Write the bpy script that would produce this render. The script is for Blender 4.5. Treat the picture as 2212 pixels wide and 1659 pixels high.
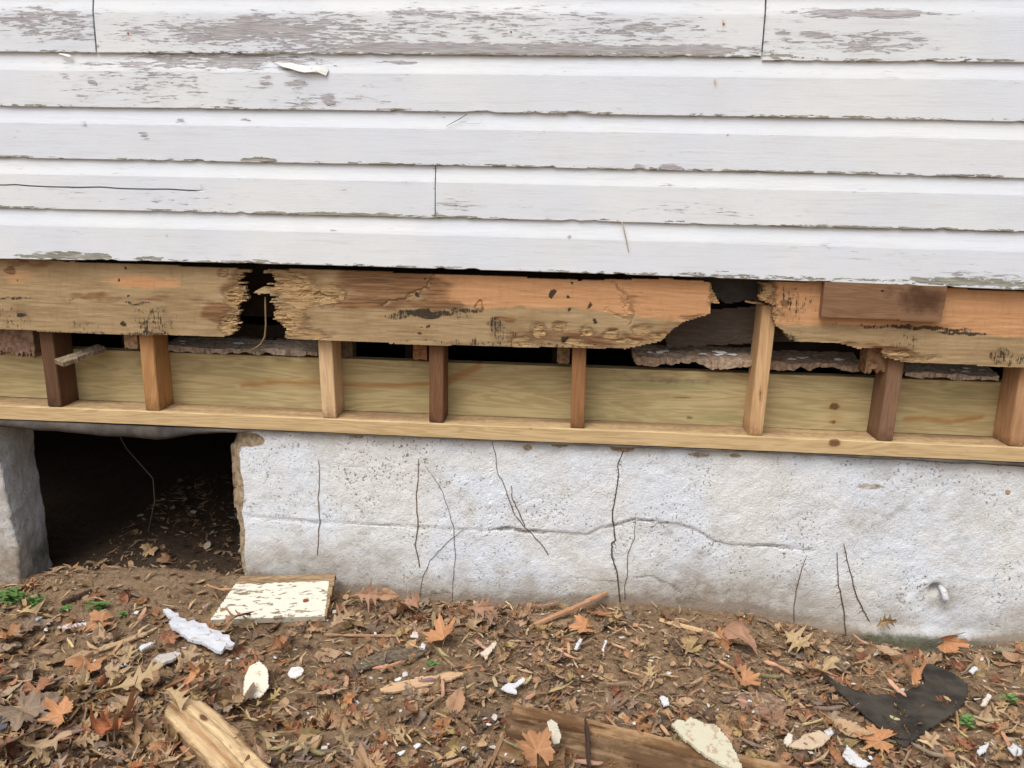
import bpy, math, random
import numpy as np
from mathutils import Matrix, Vector
for o in list(bpy.data.objects): bpy.data.objects.remove(o)
R = math.radians
rng = np.random.default_rng(7); random.seed(7)
sc = bpy.context.scene
COL = sc.collection
# ------------------------------------------------------------------ camera
CAMH = 1.12; CAMD = 2.1; FPX = 1800.0
YAW, PITCH, ROLL = .07014, .22703, .02186
def basis():
    cy, sy, cp, sp = math.cos(YAW), math.sin(YAW), math.cos(PITCH), math.sin(PITCH)
    f = np.array([-sy*cp, cy*cp, -sp]); r = np.array([cy, sy, 0]); u = np.cross(r, f)
    cr, sr = math.cos(ROLL), math.sin(ROLL)
    return r*cr+u*sr, -r*sr+u*cr, f
CR, CU, CF = basis()
cam = bpy.data.cameras.new('camera'); camo = bpy.data.objects.new('camera', cam); COL.objects.link(camo)
cam.sensor_width = 36; cam.lens = 36*FPX/2212; cam.clip_start = .02; cam.clip_end = 500
camo.matrix_world = Matrix(((CR[0], CU[0], -CF[0], 0), (CR[1], CU[1], -CF[1], -CAMD), (CR[2], CU[2], -CF[2], CAMH), (0, 0, 0, 1)))
sc.camera = camo
# ------------------------------------------------------------------ sky, sun, exposure
SUN_EL, SUN_AZ = 58, 205      # degrees; azimuth clockwise from +y
w = bpy.data.worlds.new('World'); sc.world = w; w.use_nodes = True
nt = w.node_tree; nt.nodes.clear()
sky = nt.nodes.new('ShaderNodeTexSky'); sky.sky_type = 'NISHITA'; sky.sun_disc = False
sky.sun_elevation = R(SUN_EL); sky.sun_rotation = R(SUN_AZ); sky.dust_density = 4; sky.air_density = 1.2
hs = nt.nodes.new('ShaderNodeHueSaturation'); hs.inputs['Saturation'].default_value = .27
bg = nt.nodes.new('ShaderNodeBackground'); bg.inputs['Strength'].default_value = .15
wo = nt.nodes.new('ShaderNodeOutputWorld')
nt.links.new(sky.outputs[0], hs.inputs['Color']); nt.links.new(hs.outputs[0], bg.inputs['Color']); nt.links.new(bg.outputs[0], wo.inputs['Surface'])
sl = bpy.data.lights.new('sun', 'SUN'); sl.energy = 1.3; sl.angle = R(35); sl.color = (1, .97, .93)
so = bpy.data.objects.new('sun', sl); COL.objects.link(so)
sd = Vector((math.sin(R(SUN_AZ))*math.cos(R(SUN_EL)), math.cos(R(SUN_AZ))*math.cos(R(SUN_EL)), math.sin(R(SUN_EL))))
so.rotation_euler = sd.to_track_quat('Z', 'Y').to_euler()
sc.view_settings.view_transform = 'Standard'; sc.view_settings.look = 'None'; sc.view_settings.gamma = 1
sc.view_settings.exposure = .32
sc.cycles.max_bounces = 6

# ------------------------------------------------------------------ pixel (2212x1659 grid of the photo) -> world
def ray(px, py):
    return CF*FPX + CR*(px-1106) - CU*(py-829.5)
def W(px, py, y=0.0):
    d = ray(px, py); t = (CAMD+y)/d[1]; return d[0]*t, CAMH+d[2]*t
# ------------------------------------------------------------------ numpy value noise
def _h(i, j, s):
    n = (i.astype(np.int64)*374761393 + j.astype(np.int64)*668265263 + s*974634777) & 0xffffffff
    n = ((n ^ (n >> 13))*1274126177) & 0xffffffff
    return ((n ^ (n >> 16)) & 0xffffff)/16777215.0
def vn(x, y, s=0):
    x = np.asarray(x, float); y = np.asarray(y, float)+0*x
    x = x+0*y
    i = np.floor(x); j = np.floor(y); fx = x-i; fy = y-j
    fx = fx*fx*(3-2*fx); fy = fy*fy*(3-2*fy)
    return (_h(i, j, s)*(1-fx)+_h(i+1, j, s)*fx)*(1-fy)+(_h(i, j+1, s)*(1-fx)+_h(i+1, j+1, s)*fx)*fy
def fbm(x, y, o=4, s=0):
    a, t, r = 1., 0., 0.
    for k in range(o):
        r = r+a*vn(np.asarray(x)*2**k+k*17.3, np.asarray(y)*2**k-k*9.1, s+k); t += a; a *= .5
    return r/t*2-1
def sstep(a, b, x):
    t = np.clip((x-a)/(b-a), 0, 1); return t*t*(3-2*t)
def inpoly(u, v, P):
    P = np.asarray(P); c = np.zeros(u.shape, bool); n = len(P)
    for i in range(n):
        x0, y0 = P[i]; x1, y1 = P[(i+1) % n]
        if y0 == y1: continue
        k = ((y0 > v) != (y1 > v)) & (u < (x1-x0)*(v-y0)/(y1-y0)+x0)
        c ^= k
    return c
def seg_d(u, v, pts):
    d = np.full(u.shape, 1e9)
    for (x0, y0), (x1, y1) in zip(pts[:-1], pts[1:]):
        L = (x1-x0)**2+(y1-y0)**2+1e-12
        t = np.clip(((u-x0)*(x1-x0)+(v-y0)*(y1-y0))/L, 0, 1)
        d = np.minimum(d, np.hypot(u-x0-t*(x1-x0), v-y0-t*(y1-y0)))
    return d
def blobs(X, Z, L, y=0., soft=.35):
    """sum of soft ellipses given in photo pixels (px,py,rx,ry,strength)"""
    out = np.zeros(X.shape)
    for (px, py, rx, ry, s) in L:
        cx, cz = W(px, py, y); k = .00118*(CAMD+y)/2.1
        d = np.hypot((X-cx)/(rx*k), (Z-cz)/(ry*k))
        out = np.maximum(out, s*(1-sstep(1-soft, 1+soft, d)))
    return out
# ------------------------------------------------------------------ node material helper
class NM:
    def __init__(s, name):
        s.m = bpy.data.materials.new(name); s.m.use_nodes = True; s.t = s.m.node_tree; s.t.nodes.clear()
        s.o = s.n('ShaderNodeOutputMaterial'); s.b = s.n('ShaderNodeBsdfPrincipled'); s.l(s.b.outputs[0], s.o.inputs[0])
        s.tc = s.n('ShaderNodeTexCoord')
    def n(s, k, **a):
        x = s.t.nodes.new(k)
        for i, v in a.items(): setattr(x, i, v)
        return x
    def l(s, a, b): s.t.links.new(a, b)
    def put(s, sock, v):
        if isinstance(v, bpy.types.NodeSocket): s.l(v, sock)
        elif isinstance(v, (tuple, list)) and sock.type == 'RGBA' and len(v) == 3: sock.default_value = (*v, 1)
        else: sock.default_value = v
    def coords(s, sc_=(1, 1, 1), rnd=True, which='Object'):
        mp = s.n('ShaderNodeMapping'); mp.inputs['Scale'].default_value = sc_
        if rnd:
            oi = s.n('ShaderNodeObjectInfo'); cm = s.n('ShaderNodeVectorMath', operation='SCALE'); cm.inputs[0].default_value = (7, 11, 5)
            s.l(oi.outputs['Random'], cm.inputs['Scale']); ad = s.n('ShaderNodeVectorMath', operation='ADD')
            s.l(s.tc.outputs[which], ad.inputs[0]); s.l(cm.outputs[0], ad.inputs[1]); s.l(ad.outputs[0], mp.inputs[0])
        else: s.l(s.tc.outputs[which], mp.inputs[0])
        return mp.outputs[0]
    def noise(s, v, scale, det=4, ro=.55, dist=0., out=0):
        x = s.n('ShaderNodeTexNoise'); s.put(x.inputs['Vector'], v); x.inputs['Scale'].default_value = scale
        x.inputs['Detail'].default_value = det; x.inputs['Roughness'].default_value = ro; x.inputs['Distortion'].default_value = dist
        return x.outputs[out]
    def vor(s, v, scale, feat='F1'):
        x = s.n('ShaderNodeTexVoronoi', feature=feat); s.put(x.inputs['Vector'], v); x.inputs['Scale'].default_value = scale
        return x.outputs[0]
    def ma(s, op, a, b=0., c=0., clamp=False):
        x = s.n('ShaderNodeMath', operation=op, use_clamp=clamp); s.put(x.inputs[0], a); s.put(x.inputs[1], b)
        if op in ('MULTIPLY_ADD', 'SMOOTH_MIN'): s.put(x.inputs[2], c)
        return x.outputs[0]
    def rng(s, v, a, b, c=0., d=1., smooth=True):
        x = s.n('ShaderNodeMapRange'); x.interpolation_type = 'SMOOTHSTEP' if smooth else 'LINEAR'
        s.put(x.inputs[0], v); s.put(x.inputs[1], a); s.put(x.inputs[2], b); s.put(x.inputs[3], c); s.put(x.inputs[4], d)
        return x.outputs[0]
    def mix(s, f, a, b, bt='MIX'):
        x = s.n('ShaderNodeMix', data_type='RGBA', blend_type=bt); s.put(x.inputs[0], f); s.put(x.inputs[6], a); s.put(x.inputs[7], b)
        return x.outputs[2]
    def attr(s, name):
        x = s.n('ShaderNodeAttribute'); x.attribute_name = name
        sp = s.n('ShaderNodeSeparateColor'); s.l(x.outputs['Color'], sp.inputs[0])
        return sp.outputs[0], sp.outputs[1], sp.outputs[2], x.outputs['Alpha'], x.outputs['Color']
    def objcol(s):
        return s.n('ShaderNodeObjectInfo').outputs['Color']
    def bump(s, h, dist=.002, st=1.):
        x = s.n('ShaderNodeBump'); x.inputs['Distance'].default_value = dist; s.put(x.inputs['Strength'], st); s.put(x.inputs['Height'], h)
        s.l(x.outputs[0], s.b.inputs['Normal']); return x
    def fin(s, col, ro=.8, spec=.25):
        s.put(s.b.inputs['Base Color'], col); s.put(s.b.inputs['Roughness'], ro); s.b.inputs['Specular IOR Level'].default_value = spec
        return s.m

def mat_siding():
    s = NM('weathered white paint'); c = s.coords((1, 1, 1))
    cs = s.coords((1, 1, 9)); wear, olive, rust, dark, _ = s.attr('m')
    big = s.noise(c, 2.2, 3)
    paint = s.mix(s.rng(big, .35, .65), (.635, .665, .72), (.68, .70, .71))
    paint = s.mix(s.rng(s.noise(c, 7, 4), .45, .75, 0, .35), paint, (.61, .63, .63))
    grain = s.noise(s.coords((3, 3, 60)), 7, 5, .6)
    n1 = s.noise(cs, 26, 6, .66, .5); n2 = s.noise(s.coords((1, 1, 3)), 11, 5, .65)
    nn = s.ma('ADD', s.ma('MULTIPLY', n1, .62), s.ma('MULTIPLY', n2, .38))
    th = s.ma('SUBTRACT', .735, s.ma('MULTIPLY', wear, .30))
    peel = s.rng(nn, th, s.ma('ADD', th, .018))
    n3 = s.noise(s.coords((1, 1, 4)), 34, 5, .65)
    th2 = s.ma('SUBTRACT', .84, s.ma('MULTIPLY', olive, .50))
    peel2 = s.rng(n3, th2, s.ma('ADD', th2, .02))
    wood = s.mix(s.rng(grain, .35, .65), (.24, .22, .22), (.47, .445, .45))
    wood2 = s.mix(s.rng(grain, .35, .65), (.17, .165, .13), (.38, .37, .31))
    thin = s.rng(nn, s.ma('SUBTRACT', th, .09), th, 0, .85)
    col = s.mix(s.ma('MULTIPLY', thin, s.rng(grain, .42, .58)), paint, (.47, .46, .48))
    col = s.mix(s.rng(s.noise(s.coords((.6, 1, 14)), 9, 5, .7), .50, .72, 0, .38), col, (.50, .49, .48))
    col = s.mix(s.ma('MULTIPLY', peel, .9), col, wood); col = s.mix(peel2, col, wood2)
    col = s.mix(s.ma('MULTIPLY', rust, .8), col, (.42, .16, .05))
    col = s.mix(dark, col, (.04, .035, .03))
    pe = s.ma('MAXIMUM', peel, peel2)
    h = s.ma('ADD', s.ma('MULTIPLY', grain, .5), s.ma('MULTIPLY', pe, -1.3))
    h = s.ma('ADD', h, s.ma('MULTIPLY', s.noise(c, 120, 3), .25))
    s.bump(h, .0011, .75)
    return s.fin(col, s.mix(pe, (.5, .5, .5), (.9, .9, .9)), .35)

def mat_oldboard():
    s = NM('decayed sheathing board'); om, mil, rot, brown, _ = s.attr('m')
    c = s.coords(); g = s.noise(s.coords((2.0, 1, 40)), 5, 6, .6, .4)
    g2 = s.noise(s.coords((3, 1, 90)), 10, 3, .6)
    n = s.noise(c, 14, 5, .6)
    tan = s.mix(s.rng(g, .2, .8), (.31, .215, .115), (.40, .285, .155))
    tan = s.mix(s.rng(s.noise(s.coords((1, 1, 2.5)), 7, 6, .7), .42, .7, 0, .6), tan, (.22, .14, .07))
    ora = s.mix(s.rng(g, .25, .75), (.46, .235, .11), (.54, .30, .15))
    omn = s.rng(s.ma('ADD', om, s.ma('MULTIPLY', s.ma('SUBTRACT', n, .5), .8)), .3, .75)
    col = s.mix(omn, tan, ora)
    bn = s.rng(s.ma('ADD', brown, s.ma('MULTIPLY', s.ma('SUBTRACT', s.noise(s.coords((1, 1, 3)), 11, 5), .5), 1.3)), .2, .65)
    col = s.mix(s.ma('MULTIPLY', bn, .92), col, s.mix(s.rng(g, .3, .7), (.10, .05, .025), (.27, .14, .065)))
    # fine stains everywhere
    col = s.mix(s.rng(s.noise(s.coords((1, 1, 2)), 30, 6, .7), .56, .8, 0, .5), col, (.16, .10, .05))
    # layered decay: brown rim, pale floor
    rot = s.ma('ADD', rot, s.ma('MULTIPLY', s.ma('MULTIPLY', s.rng(rot, 0, .3), s.ma('SUBTRACT', s.noise(s.coords((1, 1, 3)), 45, 5, .7), .5)), 1.5))
    rim = s.ma('MULTIPLY', s.rng(rot, .12, .4), s.rng(rot, .5, .75, 1, 0))
    pale = s.mix(s.rng(g2, .35, .65), (.33, .20, .095), (.52, .36, .18))
    col = s.mix(s.rng(rot, .5, .75), col, pale); col = s.mix(s.ma('MULTIPLY', rim, .38), col, (.20, .12, .06))
    # vertical mildew streaks
    st = s.noise(s.coords((30, 1, 3.4)), 8, 5, .75, .3); dots = s.noise(c, 110, 3, .6)
    sm = s.ma('ADD', s.ma('MULTIPLY', st, .6), s.ma('MULTIPLY', dots, .4))
    th = s.ma('SUBTRACT', .725, s.ma('MULTIPLY', mil, .36))
    mm = s.rng(sm, th, s.ma('ADD', th, .07), 0, .88)
    col = s.mix(s.rng(s.ma('ADD', mil, s.ma('MULTIPLY', s.ma('SUBTRACT', s.noise(c, 22, 5, .7), .5), 1.2)), .35, 1.1, 0, .6), col, (.10, .06, .035))
    col = s.mix(mm, col, (.025, .02, .016))
    col = s.mix(s.rng(s.noise(s.coords((9, 1, 2)), 9, 5, .7), .5, .72, 0, .22), col, (.17, .105, .05))
    h = s.ma('ADD', s.ma('MULTIPLY', g2, .6), s.ma('MULTIPLY', s.noise(c, 260, 3), .4))
    lay = s.noise(s.coords((2, 1, 26)), 11, 5, .7, .3)
    col = s.mix(s.ma('MULTIPLY', s.rng(rot, .35, .7), s.rng(lay, .54, .60, 0, .75)), col, (.10, .055, .03))
    s.b.inputs['Base Color'].default_value = (0, 0, 0, 1)
    h = s.ma('ADD', h, s.ma('MULTIPLY', lay, s.ma('MULTIPLY', s.rng(rot, .3, .7), 2.)))
    s.bump(h, .0018, s.rng(rot, 0, .6, .3, 1.))
    return s.fin(col, .85, .15)

def mat_lumber(name, light, dark, axis='x', tint=None, grain=1., bump=.4):
    """sawn softwood; attribute m: R knot, G green stain, B dirt (with painted contact shading on the plate top), A orange streak (zero when absent). Light/dark are multiplied by the object colour."""
    s = NM(name); kn, gr, dirt, ora, _ = s.attr('m')
    sc1 = (1.2, 14, 14) if axis == 'x' else (14, 14, 1.2)
    n = s.noise(s.coords(sc1), 1.6*grain, 3, .5, .6)
    bands = s.ma('SINE', s.ma('MULTIPLY', n, 58)); bands = s.rng(bands, -.9, 1, 0, 1)
    f = s.noise(s.coords((4, 120, 120) if axis == 'x' else (120, 120, 4)), 5, 4, .6)
    k = s.ma('ADD', s.ma('MULTIPLY', bands, .5), s.ma('MULTIPLY', s.rng(f, .3, .7), .5))
    col = s.mix(k, dark, light)
    big = s.noise(s.coords((1.5, 5, 5) if axis == 'x' else (5, 5, 1.5)), 3, 4)
    col = s.mix(s.rng(big, .5, .75, 0, .4), col, tuple(x*.7 for x in dark))
    col = s.mix(s.ma('MULTIPLY', s.rng(s.ma('ADD', gr, s.ma('SUBTRACT', big, .5)), .2, .9), .5), col, (.22, .27, .12))
    col = s.mix(s.ma('MULTIPLY', ora, .75), col, (.38, .17, .05))
    col = s.mix(s.rng(s.ma('ADD', kn, s.ma('MULTIPLY', s.ma('SUBTRACT', s.noise(s.coords(), 60), .5), .7)), .35, .9, 0, .9), col, (.13, .06, .03))
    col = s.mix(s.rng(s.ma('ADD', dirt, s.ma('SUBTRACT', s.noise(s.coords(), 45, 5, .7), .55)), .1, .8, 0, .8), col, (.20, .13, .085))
    col = s.mix(s.rng(s.noise(s.coords(), 130, 3, .7), .66, .78, 0, .4), col, (.12, .08, .05))
    col = s.mix(1., col, s.objcol(), 'MULTIPLY')
    s.bump(s.ma('ADD', f, s.ma('MULTIPLY', s.noise(s.coords(), 300, 2), .4)), .0007, bump)
    return s.fin(col, .75, .2)

def mat_concrete():
    s = NM('painted rough concrete'); dirt, crack, raw, moss, _ = s.attr('m'); c = s.coords()
    big = s.noise(c, 3.2, 5, .6); mid = s.noise(c, 26, 4, .6)
    base = s.mix(s.rng(big, .38, .62), (.66, .70, .76), (.67, .665, .645))
    base = s.mix(s.rng(s.noise(c, 6, 6, .7), .5, .68, 0, .8), base, (.56, .54, .51))
    base = s.mix(s.rng(mid, .5, .75, 0, .45), base, (.55, .54, .52))
    v = s.vor(c, 200); fine = s.noise(c, 135, 2, .6); f2 = s.noise(c, 170, 1, .5)
    pits = s.rng(fine, .585, .66); grit = s.rng(f2, .58, .68)
    dens = s.rng(s.noise(c, 7, 5, .65), .42, .62, .12, 1.)
    col = s.mix(s.ma('MULTIPLY', pits, dens), base, (.17, .165, .155))
    col = s.mix(s.ma('MULTIPLY', grit, .7), col, (.74, .74, .75))
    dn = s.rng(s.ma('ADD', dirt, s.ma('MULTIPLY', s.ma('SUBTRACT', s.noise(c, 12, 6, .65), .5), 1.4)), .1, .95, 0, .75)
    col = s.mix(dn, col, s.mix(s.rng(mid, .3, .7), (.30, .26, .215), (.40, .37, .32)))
    col = s.mix(s.rng(s.ma('ADD', dirt, s.ma('MULTIPLY', s.ma('SUBTRACT', s.noise(c, 30, 5, .7), .5), .9)), .82, 1.15, 0, .7), col, (.21, .15, .10))
    rawc = s.mix(s.rng(s.noise(c, 70, 5, .7), .35, .65), (.20, .14, .085), (.40, .32, .22))
    col = s.mix(s.rng(s.ma('ADD', raw, s.ma('MULTIPLY', s.ma('SUBTRACT', s.noise(c, 40, 4), .5), .5)), .4, .6), col, rawc)
    col = s.mix(s.rng(s.ma('ADD', moss, s.ma('SUBTRACT', s.noise(c, 60, 5, .7), .5)), .3, .8, 0, .75), col, (.085, .10, .05))
    col = s.mix(s.rng(s.ma('MULTIPLY', crack, s.rng(s.noise(c, 60, 5, .7), .35, .6)), .05, .8, 0, .75), col, (.16, .145, .135))
    h = s.ma('ADD', s.ma('MULTIPLY', fine, -.8), s.ma('MULTIPLY', s.noise(c, 90, 5, .7), 1.2))
    h = s.ma('ADD', h, s.ma('MULTIPLY', v, .5))
    s.bump(h, .0021, .7)
    return s.fin(col, .92, .15)

def mat_soil():
    s = NM('brown soil'); bare, dk, _, _, _ = s.attr('m'); c = s.coords(rnd=False)
    a = s.noise(c, 8, 6, .65); b = s.noise(c, 55, 6, .75); d = s.noise(c, 220, 4, .7)
    col = s.mix(s.rng(a, .35, .65), (.17, .105, .06), (.26, .17, .10))
    col = s.mix(s.rng(b, .35, .7), col, (.34, .235, .145))
    col = s.mix(s.rng(b, .28, .42, .6, 0), col, (.07, .042, .025))
    col = s.mix(s.rng(d, .62, .72, 0, .7), col, (.45, .34, .22))
    col = s.mix(s.ma('MULTIPLY', bare, .55), col, s.mix(s.rng(b, .3, .7), (.21, .145, .09), (.32, .23, .15)))
    col = s.mix(dk, col, (.045, .032, .024))  # near-black mixed in for the dark earth and shade inside the opening
    h = s.ma('ADD', s.ma('MULTIPLY', b, 1.), s.ma('MULTIPLY', d, .35))
    s.bump(h, .009, .9)
    return s.fin(col, .95, .1)

def mat_tinted(name, ro=.8, var=.35, attr=None, scale=60, spec=.2, bump=.5, bd=.001, veins=False, hi=.25):
    s = NM(name); c = s.coords()
    base = s.attr(attr)[4] if attr else s.objcol()
    n = s.noise(c, scale, 5, .65)
    col = s.mix(s.rng(n, .3, .7), s.mix(var, base, (.02, .012, .008)), s.mix(var*hi, base, (.75, .6, .4)))
    h = n
    if veins:
        ve, bl, _, _, _ = s.attr('vein')
        col = s.mix(s.ma('MULTIPLY', ve, .35), col, s.mix(.5, base, (.6, .42, .22)))
        col = s.mix(s.rng(s.ma('ADD', bl, s.ma('SUBTRACT', s.noise(c, 45, 4), .5)), .75, 1.05, 0, .55), col, (.045, .025, .015))
        h = s.ma('ADD', s.ma('MULTIPLY', n, .8), s.ma('MULTIPLY', ve, .9))
        geo = s.n('ShaderNodeNewGeometry'); col = s.mix(s.ma('MULTIPLY', geo.outputs['Backfacing'], .35), col, (.40, .29, .20))
    s.bump(h, bd, bump)
    return s.fin(col, ro, spec)

def mat_paintchip():
    s = NM('flaked paint chip'); c = s.coords()
    n = s.noise(c, 50, 5, .7)
    th = s.n('ShaderNodeObjectInfo').outputs['Alpha']
    col = s.mix(s.rng(n, .55, .63, 0, .8), s.objcol(), (.36, .25, .16))
    s.bump(s.noise(c, 120, 3), .0008, .6)
    return s.fin(col, .6, .3)

def mat_whiteboard():
    s = NM('cream paint over bare wood'); c = s.coords(); raw, rust, _, _, _ = s.attr('m')
    g = s.noise(s.coords((5, 40, 5)), 6, 6, .7, .4); n = s.noise(s.coords((1, 3.2, 1)), 34, 6, .75)
    g3 = s.noise(s.coords((1, 8, 1)), 5, 3)
    pe = s.rng(s.ma('ADD', n, s.ma('ADD', s.ma('MULTIPLY', s.ma('SUBTRACT', g3, .5), .35), s.ma('MULTIPLY', raw, .5))), .575, .60)
    wood = s.mix(s.rng(g, .35, .65), (.15, .095, .05), (.38, .26, .15))
    col = s.mix(pe, (.64, .61, .51), wood)
    col = s.mix(s.rng(s.ma('ADD', rust, s.ma('MULTIPLY', s.ma('SUBTRACT', s.noise(c, 120), .5), .7)), .3, .6), col, (.22, .05, .015))
    s.bump(s.ma('ADD', s.ma('MULTIPLY', pe, -1.), s.ma('MULTIPLY', g, .5)), .0012, .9)
    return s.fin(col, .7, .25)

MS, MO, MC, MSOIL = mat_siding(), mat_oldboard(), mat_concrete(), mat_soil()
M_TREAT = mat_lumber('treated lumber', (.58, .46, .27), (.40, .295, .155))
M_STUD = mat_lumber('stud lumber', (1, 1, 1), (.72, .66, .60), 'z')
M_PLANK = mat_lumber('weathered plank wood', (1, 1, 1), (.74, .68, .61), 'x', grain=1.5, bump=1.)
M_LEAF = mat_tinted('dry leaf', .62, .42, None, 50, .25, .6, .0012, True)
M_LITTER = mat_tinted('leaf and bark litter', .8, .3, 'col', 90)
M_CHIP = mat_paintchip(); M_WB = mat_whiteboard()
M_VINE = mat_tinted('dry vine', .9, .4, None, 300)
M_FELT = mat_tinted('roofing felt', .85, .5, None, 16, .25, .8, .0016, hi=.13)
M_ROT = mat_tinted('crumbling rotten wood', .95, .55, None, 85, .1, 1., .004)
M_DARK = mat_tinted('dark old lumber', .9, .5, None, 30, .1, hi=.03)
M_GREEN = mat_tinted('green weed', .5, .3, None, 60, .4)

# ------------------------------------------------------------------ mesh helpers
def link(name, verts, faces, mat, parent=None, attrs=None, smooth=False, centre=False, color=None):
    if attrs is None and mat in (M_PLANK, M_STUD, M_TREAT): attrs = {'m': np.zeros((len(verts), 4))}
    verts = np.asarray(verts, float); off = Vector((0, 0, 0))
    if centre:
        off = Vector((float((verts[:, 0].min()+verts[:, 0].max())/2), float((verts[:, 1].min()+verts[:, 1].max())/2), float(verts[:, 2].min())))
        verts = verts-np.array(off)
    me = bpy.data.meshes.new(name); me.from_pydata(verts.tolist(), [], faces.tolist() if isinstance(faces, np.ndarray) else faces)
    if attrs is not None:
        for k, v in attrs.items():
            a = me.color_attributes.new(k, 'FLOAT_COLOR', 'POINT'); a.data.foreach_set('color', np.asarray(v, np.float32).ravel())
    if smooth: me.polygons.foreach_set('use_smooth', [True]*len(me.polygons))
    me.materials.append(mat); me.update()
    o = bpy.data.objects.new(name, me); COL.objects.link(o); o.location = off
    if parent: o.parent = parent
    if color is not None: o.color = (*color, 1)
    return o
def tag(o, label=None, cat=None, group=None, kind=None):
    if label: o['label'] = label
    if cat: o['category'] = cat
    if group: o['group'] = group
    if kind: o['kind'] = kind
    return o
def empty(name, loc=(0, 0, 0)):
    o = bpy.data.objects.new(name, None); COL.objects.link(o); o.location = loc; o.empty_display_size = .05; return o
def A4(shape, r=0., g=0., b=0., a=0.):
    z = np.zeros(shape); return np.stack([z+r, z+g, z+b, z+a], -1)

def sheet(name, mask, u0, u1, v0, v1, du, dv, P, thick, hfn, mat, attr=None, parent=None, jit=.25, smooth=False, centre=True, color=None, back=None):
    """slab cut on a fine grid: front surface hfn(u,v), outline where mask(u,v) holds, real thickness"""
    nu, nv = max(2, int((u1-u0)/du)), max(2, int((v1-v0)/dv))
    us = np.linspace(u0, u1, nu+1); vs = np.linspace(v0, v1, nv+1)
    Uc, Vc = np.meshgrid((us[:-1]+us[1:])/2, (vs[:-1]+vs[1:])/2, indexing='ij')
    k = mask(Uc, Vc)
    U, V = np.meshgrid(us, vs, indexing='ij')
    ju = (vn(U*911.7, V*733.1, 5)-.5)*du*jit*2; jv = (vn(U*817.3, V*951.9, 9)-.5)*dv*jit*2
    if jit > 0:
        ju[0, :] *= 0; ju[-1, :] *= 0; jv[:, 0] *= 0; jv[:, -1] *= 0
    U2, V2 = U+ju, V+jv
    H = hfn(U2, V2)+0*U; B = (H-thick) if back is None else back(U2, V2)+0*U
    idx = np.arange((nu+1)*(nv+1)).reshape(nu+1, nv+1)
    a, b, c, d = idx[:-1, :-1], idx[1:, :-1], idx[1:, 1:], idx[:-1, 1:]
    N = idx.size
    F = [np.stack([a[k], b[k], c[k], d[k]], -1), np.stack([d[k], c[k], b[k], a[k]], -1)+N]
    kp = np.pad(k, 1)
    L = k & ~kp[:-2, 1:-1]; F.append(np.stack([d[L], a[L]+0, a[L]+N, d[L]+N], -1)[:, ::-1][:, ::-1])
    L = k & ~kp[2:, 1:-1]; F.append(np.stack([b[L], c[L], c[L]+N, b[L]+N], -1))
    L = k & ~kp[1:-1, :-2]; F.append(np.stack([a[L], b[L], b[L]+N, a[L]+N], -1))
    L = k & ~kp[1:-1, 2:]; F.append(np.stack([c[L], d[L], d[L]+N, c[L]+N], -1))
    F = np.concatenate(F)
    X = np.concatenate([P(U2.ravel(), V2.ravel(), H.ravel()), P(U2.ravel(), V2.ravel(), B.ravel())])
    AT = None
    if attr is not None:
        at = attr(U2, V2).reshape(-1, 4); AT = np.concatenate([at, at])
    used, inv = np.unique(F, return_inverse=True)
    F = inv.reshape(F.shape)
    return link(name, X[used], F, mat, parent, {'m': AT[used]} if AT is not None else None, smooth, centre and parent is None, color)
PXZ = lambda u, v, h: np.stack([u, -h, v], -1)     # upright slab, h = distance towards the camera (-y)
PXY = lambda u, v, h: np.stack([u, v, h], -1)

def box(name, x0, x1, y0, y1, z0, z1, mat, parent=None, centre=True, color=None, bev=.002, jit=0.):
    """box with softened edges and slightly uneven corners"""
    import bmesh
    bm = bmesh.new(); r = bmesh.ops.create_cube(bm, size=1)
    for v in bm.verts:
        v.co = Vector((x0 if v.co.x < 0 else x1, y0 if v.co.y < 0 else y1, z0 if v.co.z < 0 else z1))+Vector([random.uniform(-jit, jit) for _ in range(3)])
    if bev: bmesh.ops.bevel(bm, geom=list(bm.edges), offset=bev, segments=2, affect='EDGES')
    V = np.array([v.co[:] for v in bm.verts]); bm.verts.index_update(); F = [[v.index for v in f.verts] for f in bm.faces]; bm.free()
    return link(name, V, F, mat, parent, None, False, centre and parent is None, color)
def tube(name, pts, r, mat, parent=None, color=(.1, .06, .03), seg=5, centre=True):
    pts = np.asarray(pts, float); n = len(pts)
    rr = r if hasattr(r, '__len__') else [r]*n
    V = []; F = []
    for i in range(n):
        t = pts[min(i+1, n-1)]-pts[max(i-1, 0)]; t = t/(np.linalg.norm(t)+1e-9)
        a = np.cross(t, [.3, .9, .31]); a /= np.linalg.norm(a); b = np.cross(t, a)
        for k in range(seg):
            g = 2*math.pi*k/seg; V.append(pts[i]+(a*math.cos(g)+b*math.sin(g))*rr[i])
    for i in range(n-1):
        for k in range(seg):
            F.append([i*seg+k, i*seg+(k+1) % seg, (i+1)*seg+(k+1) % seg, (i+1)*seg+k])
    F.append(list(range(seg))[::-1]); F.append([(n-1)*seg+k for k in range(seg)])
    return link(name, V, F, mat, parent, None, True, centre and parent is None, color)

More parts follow.
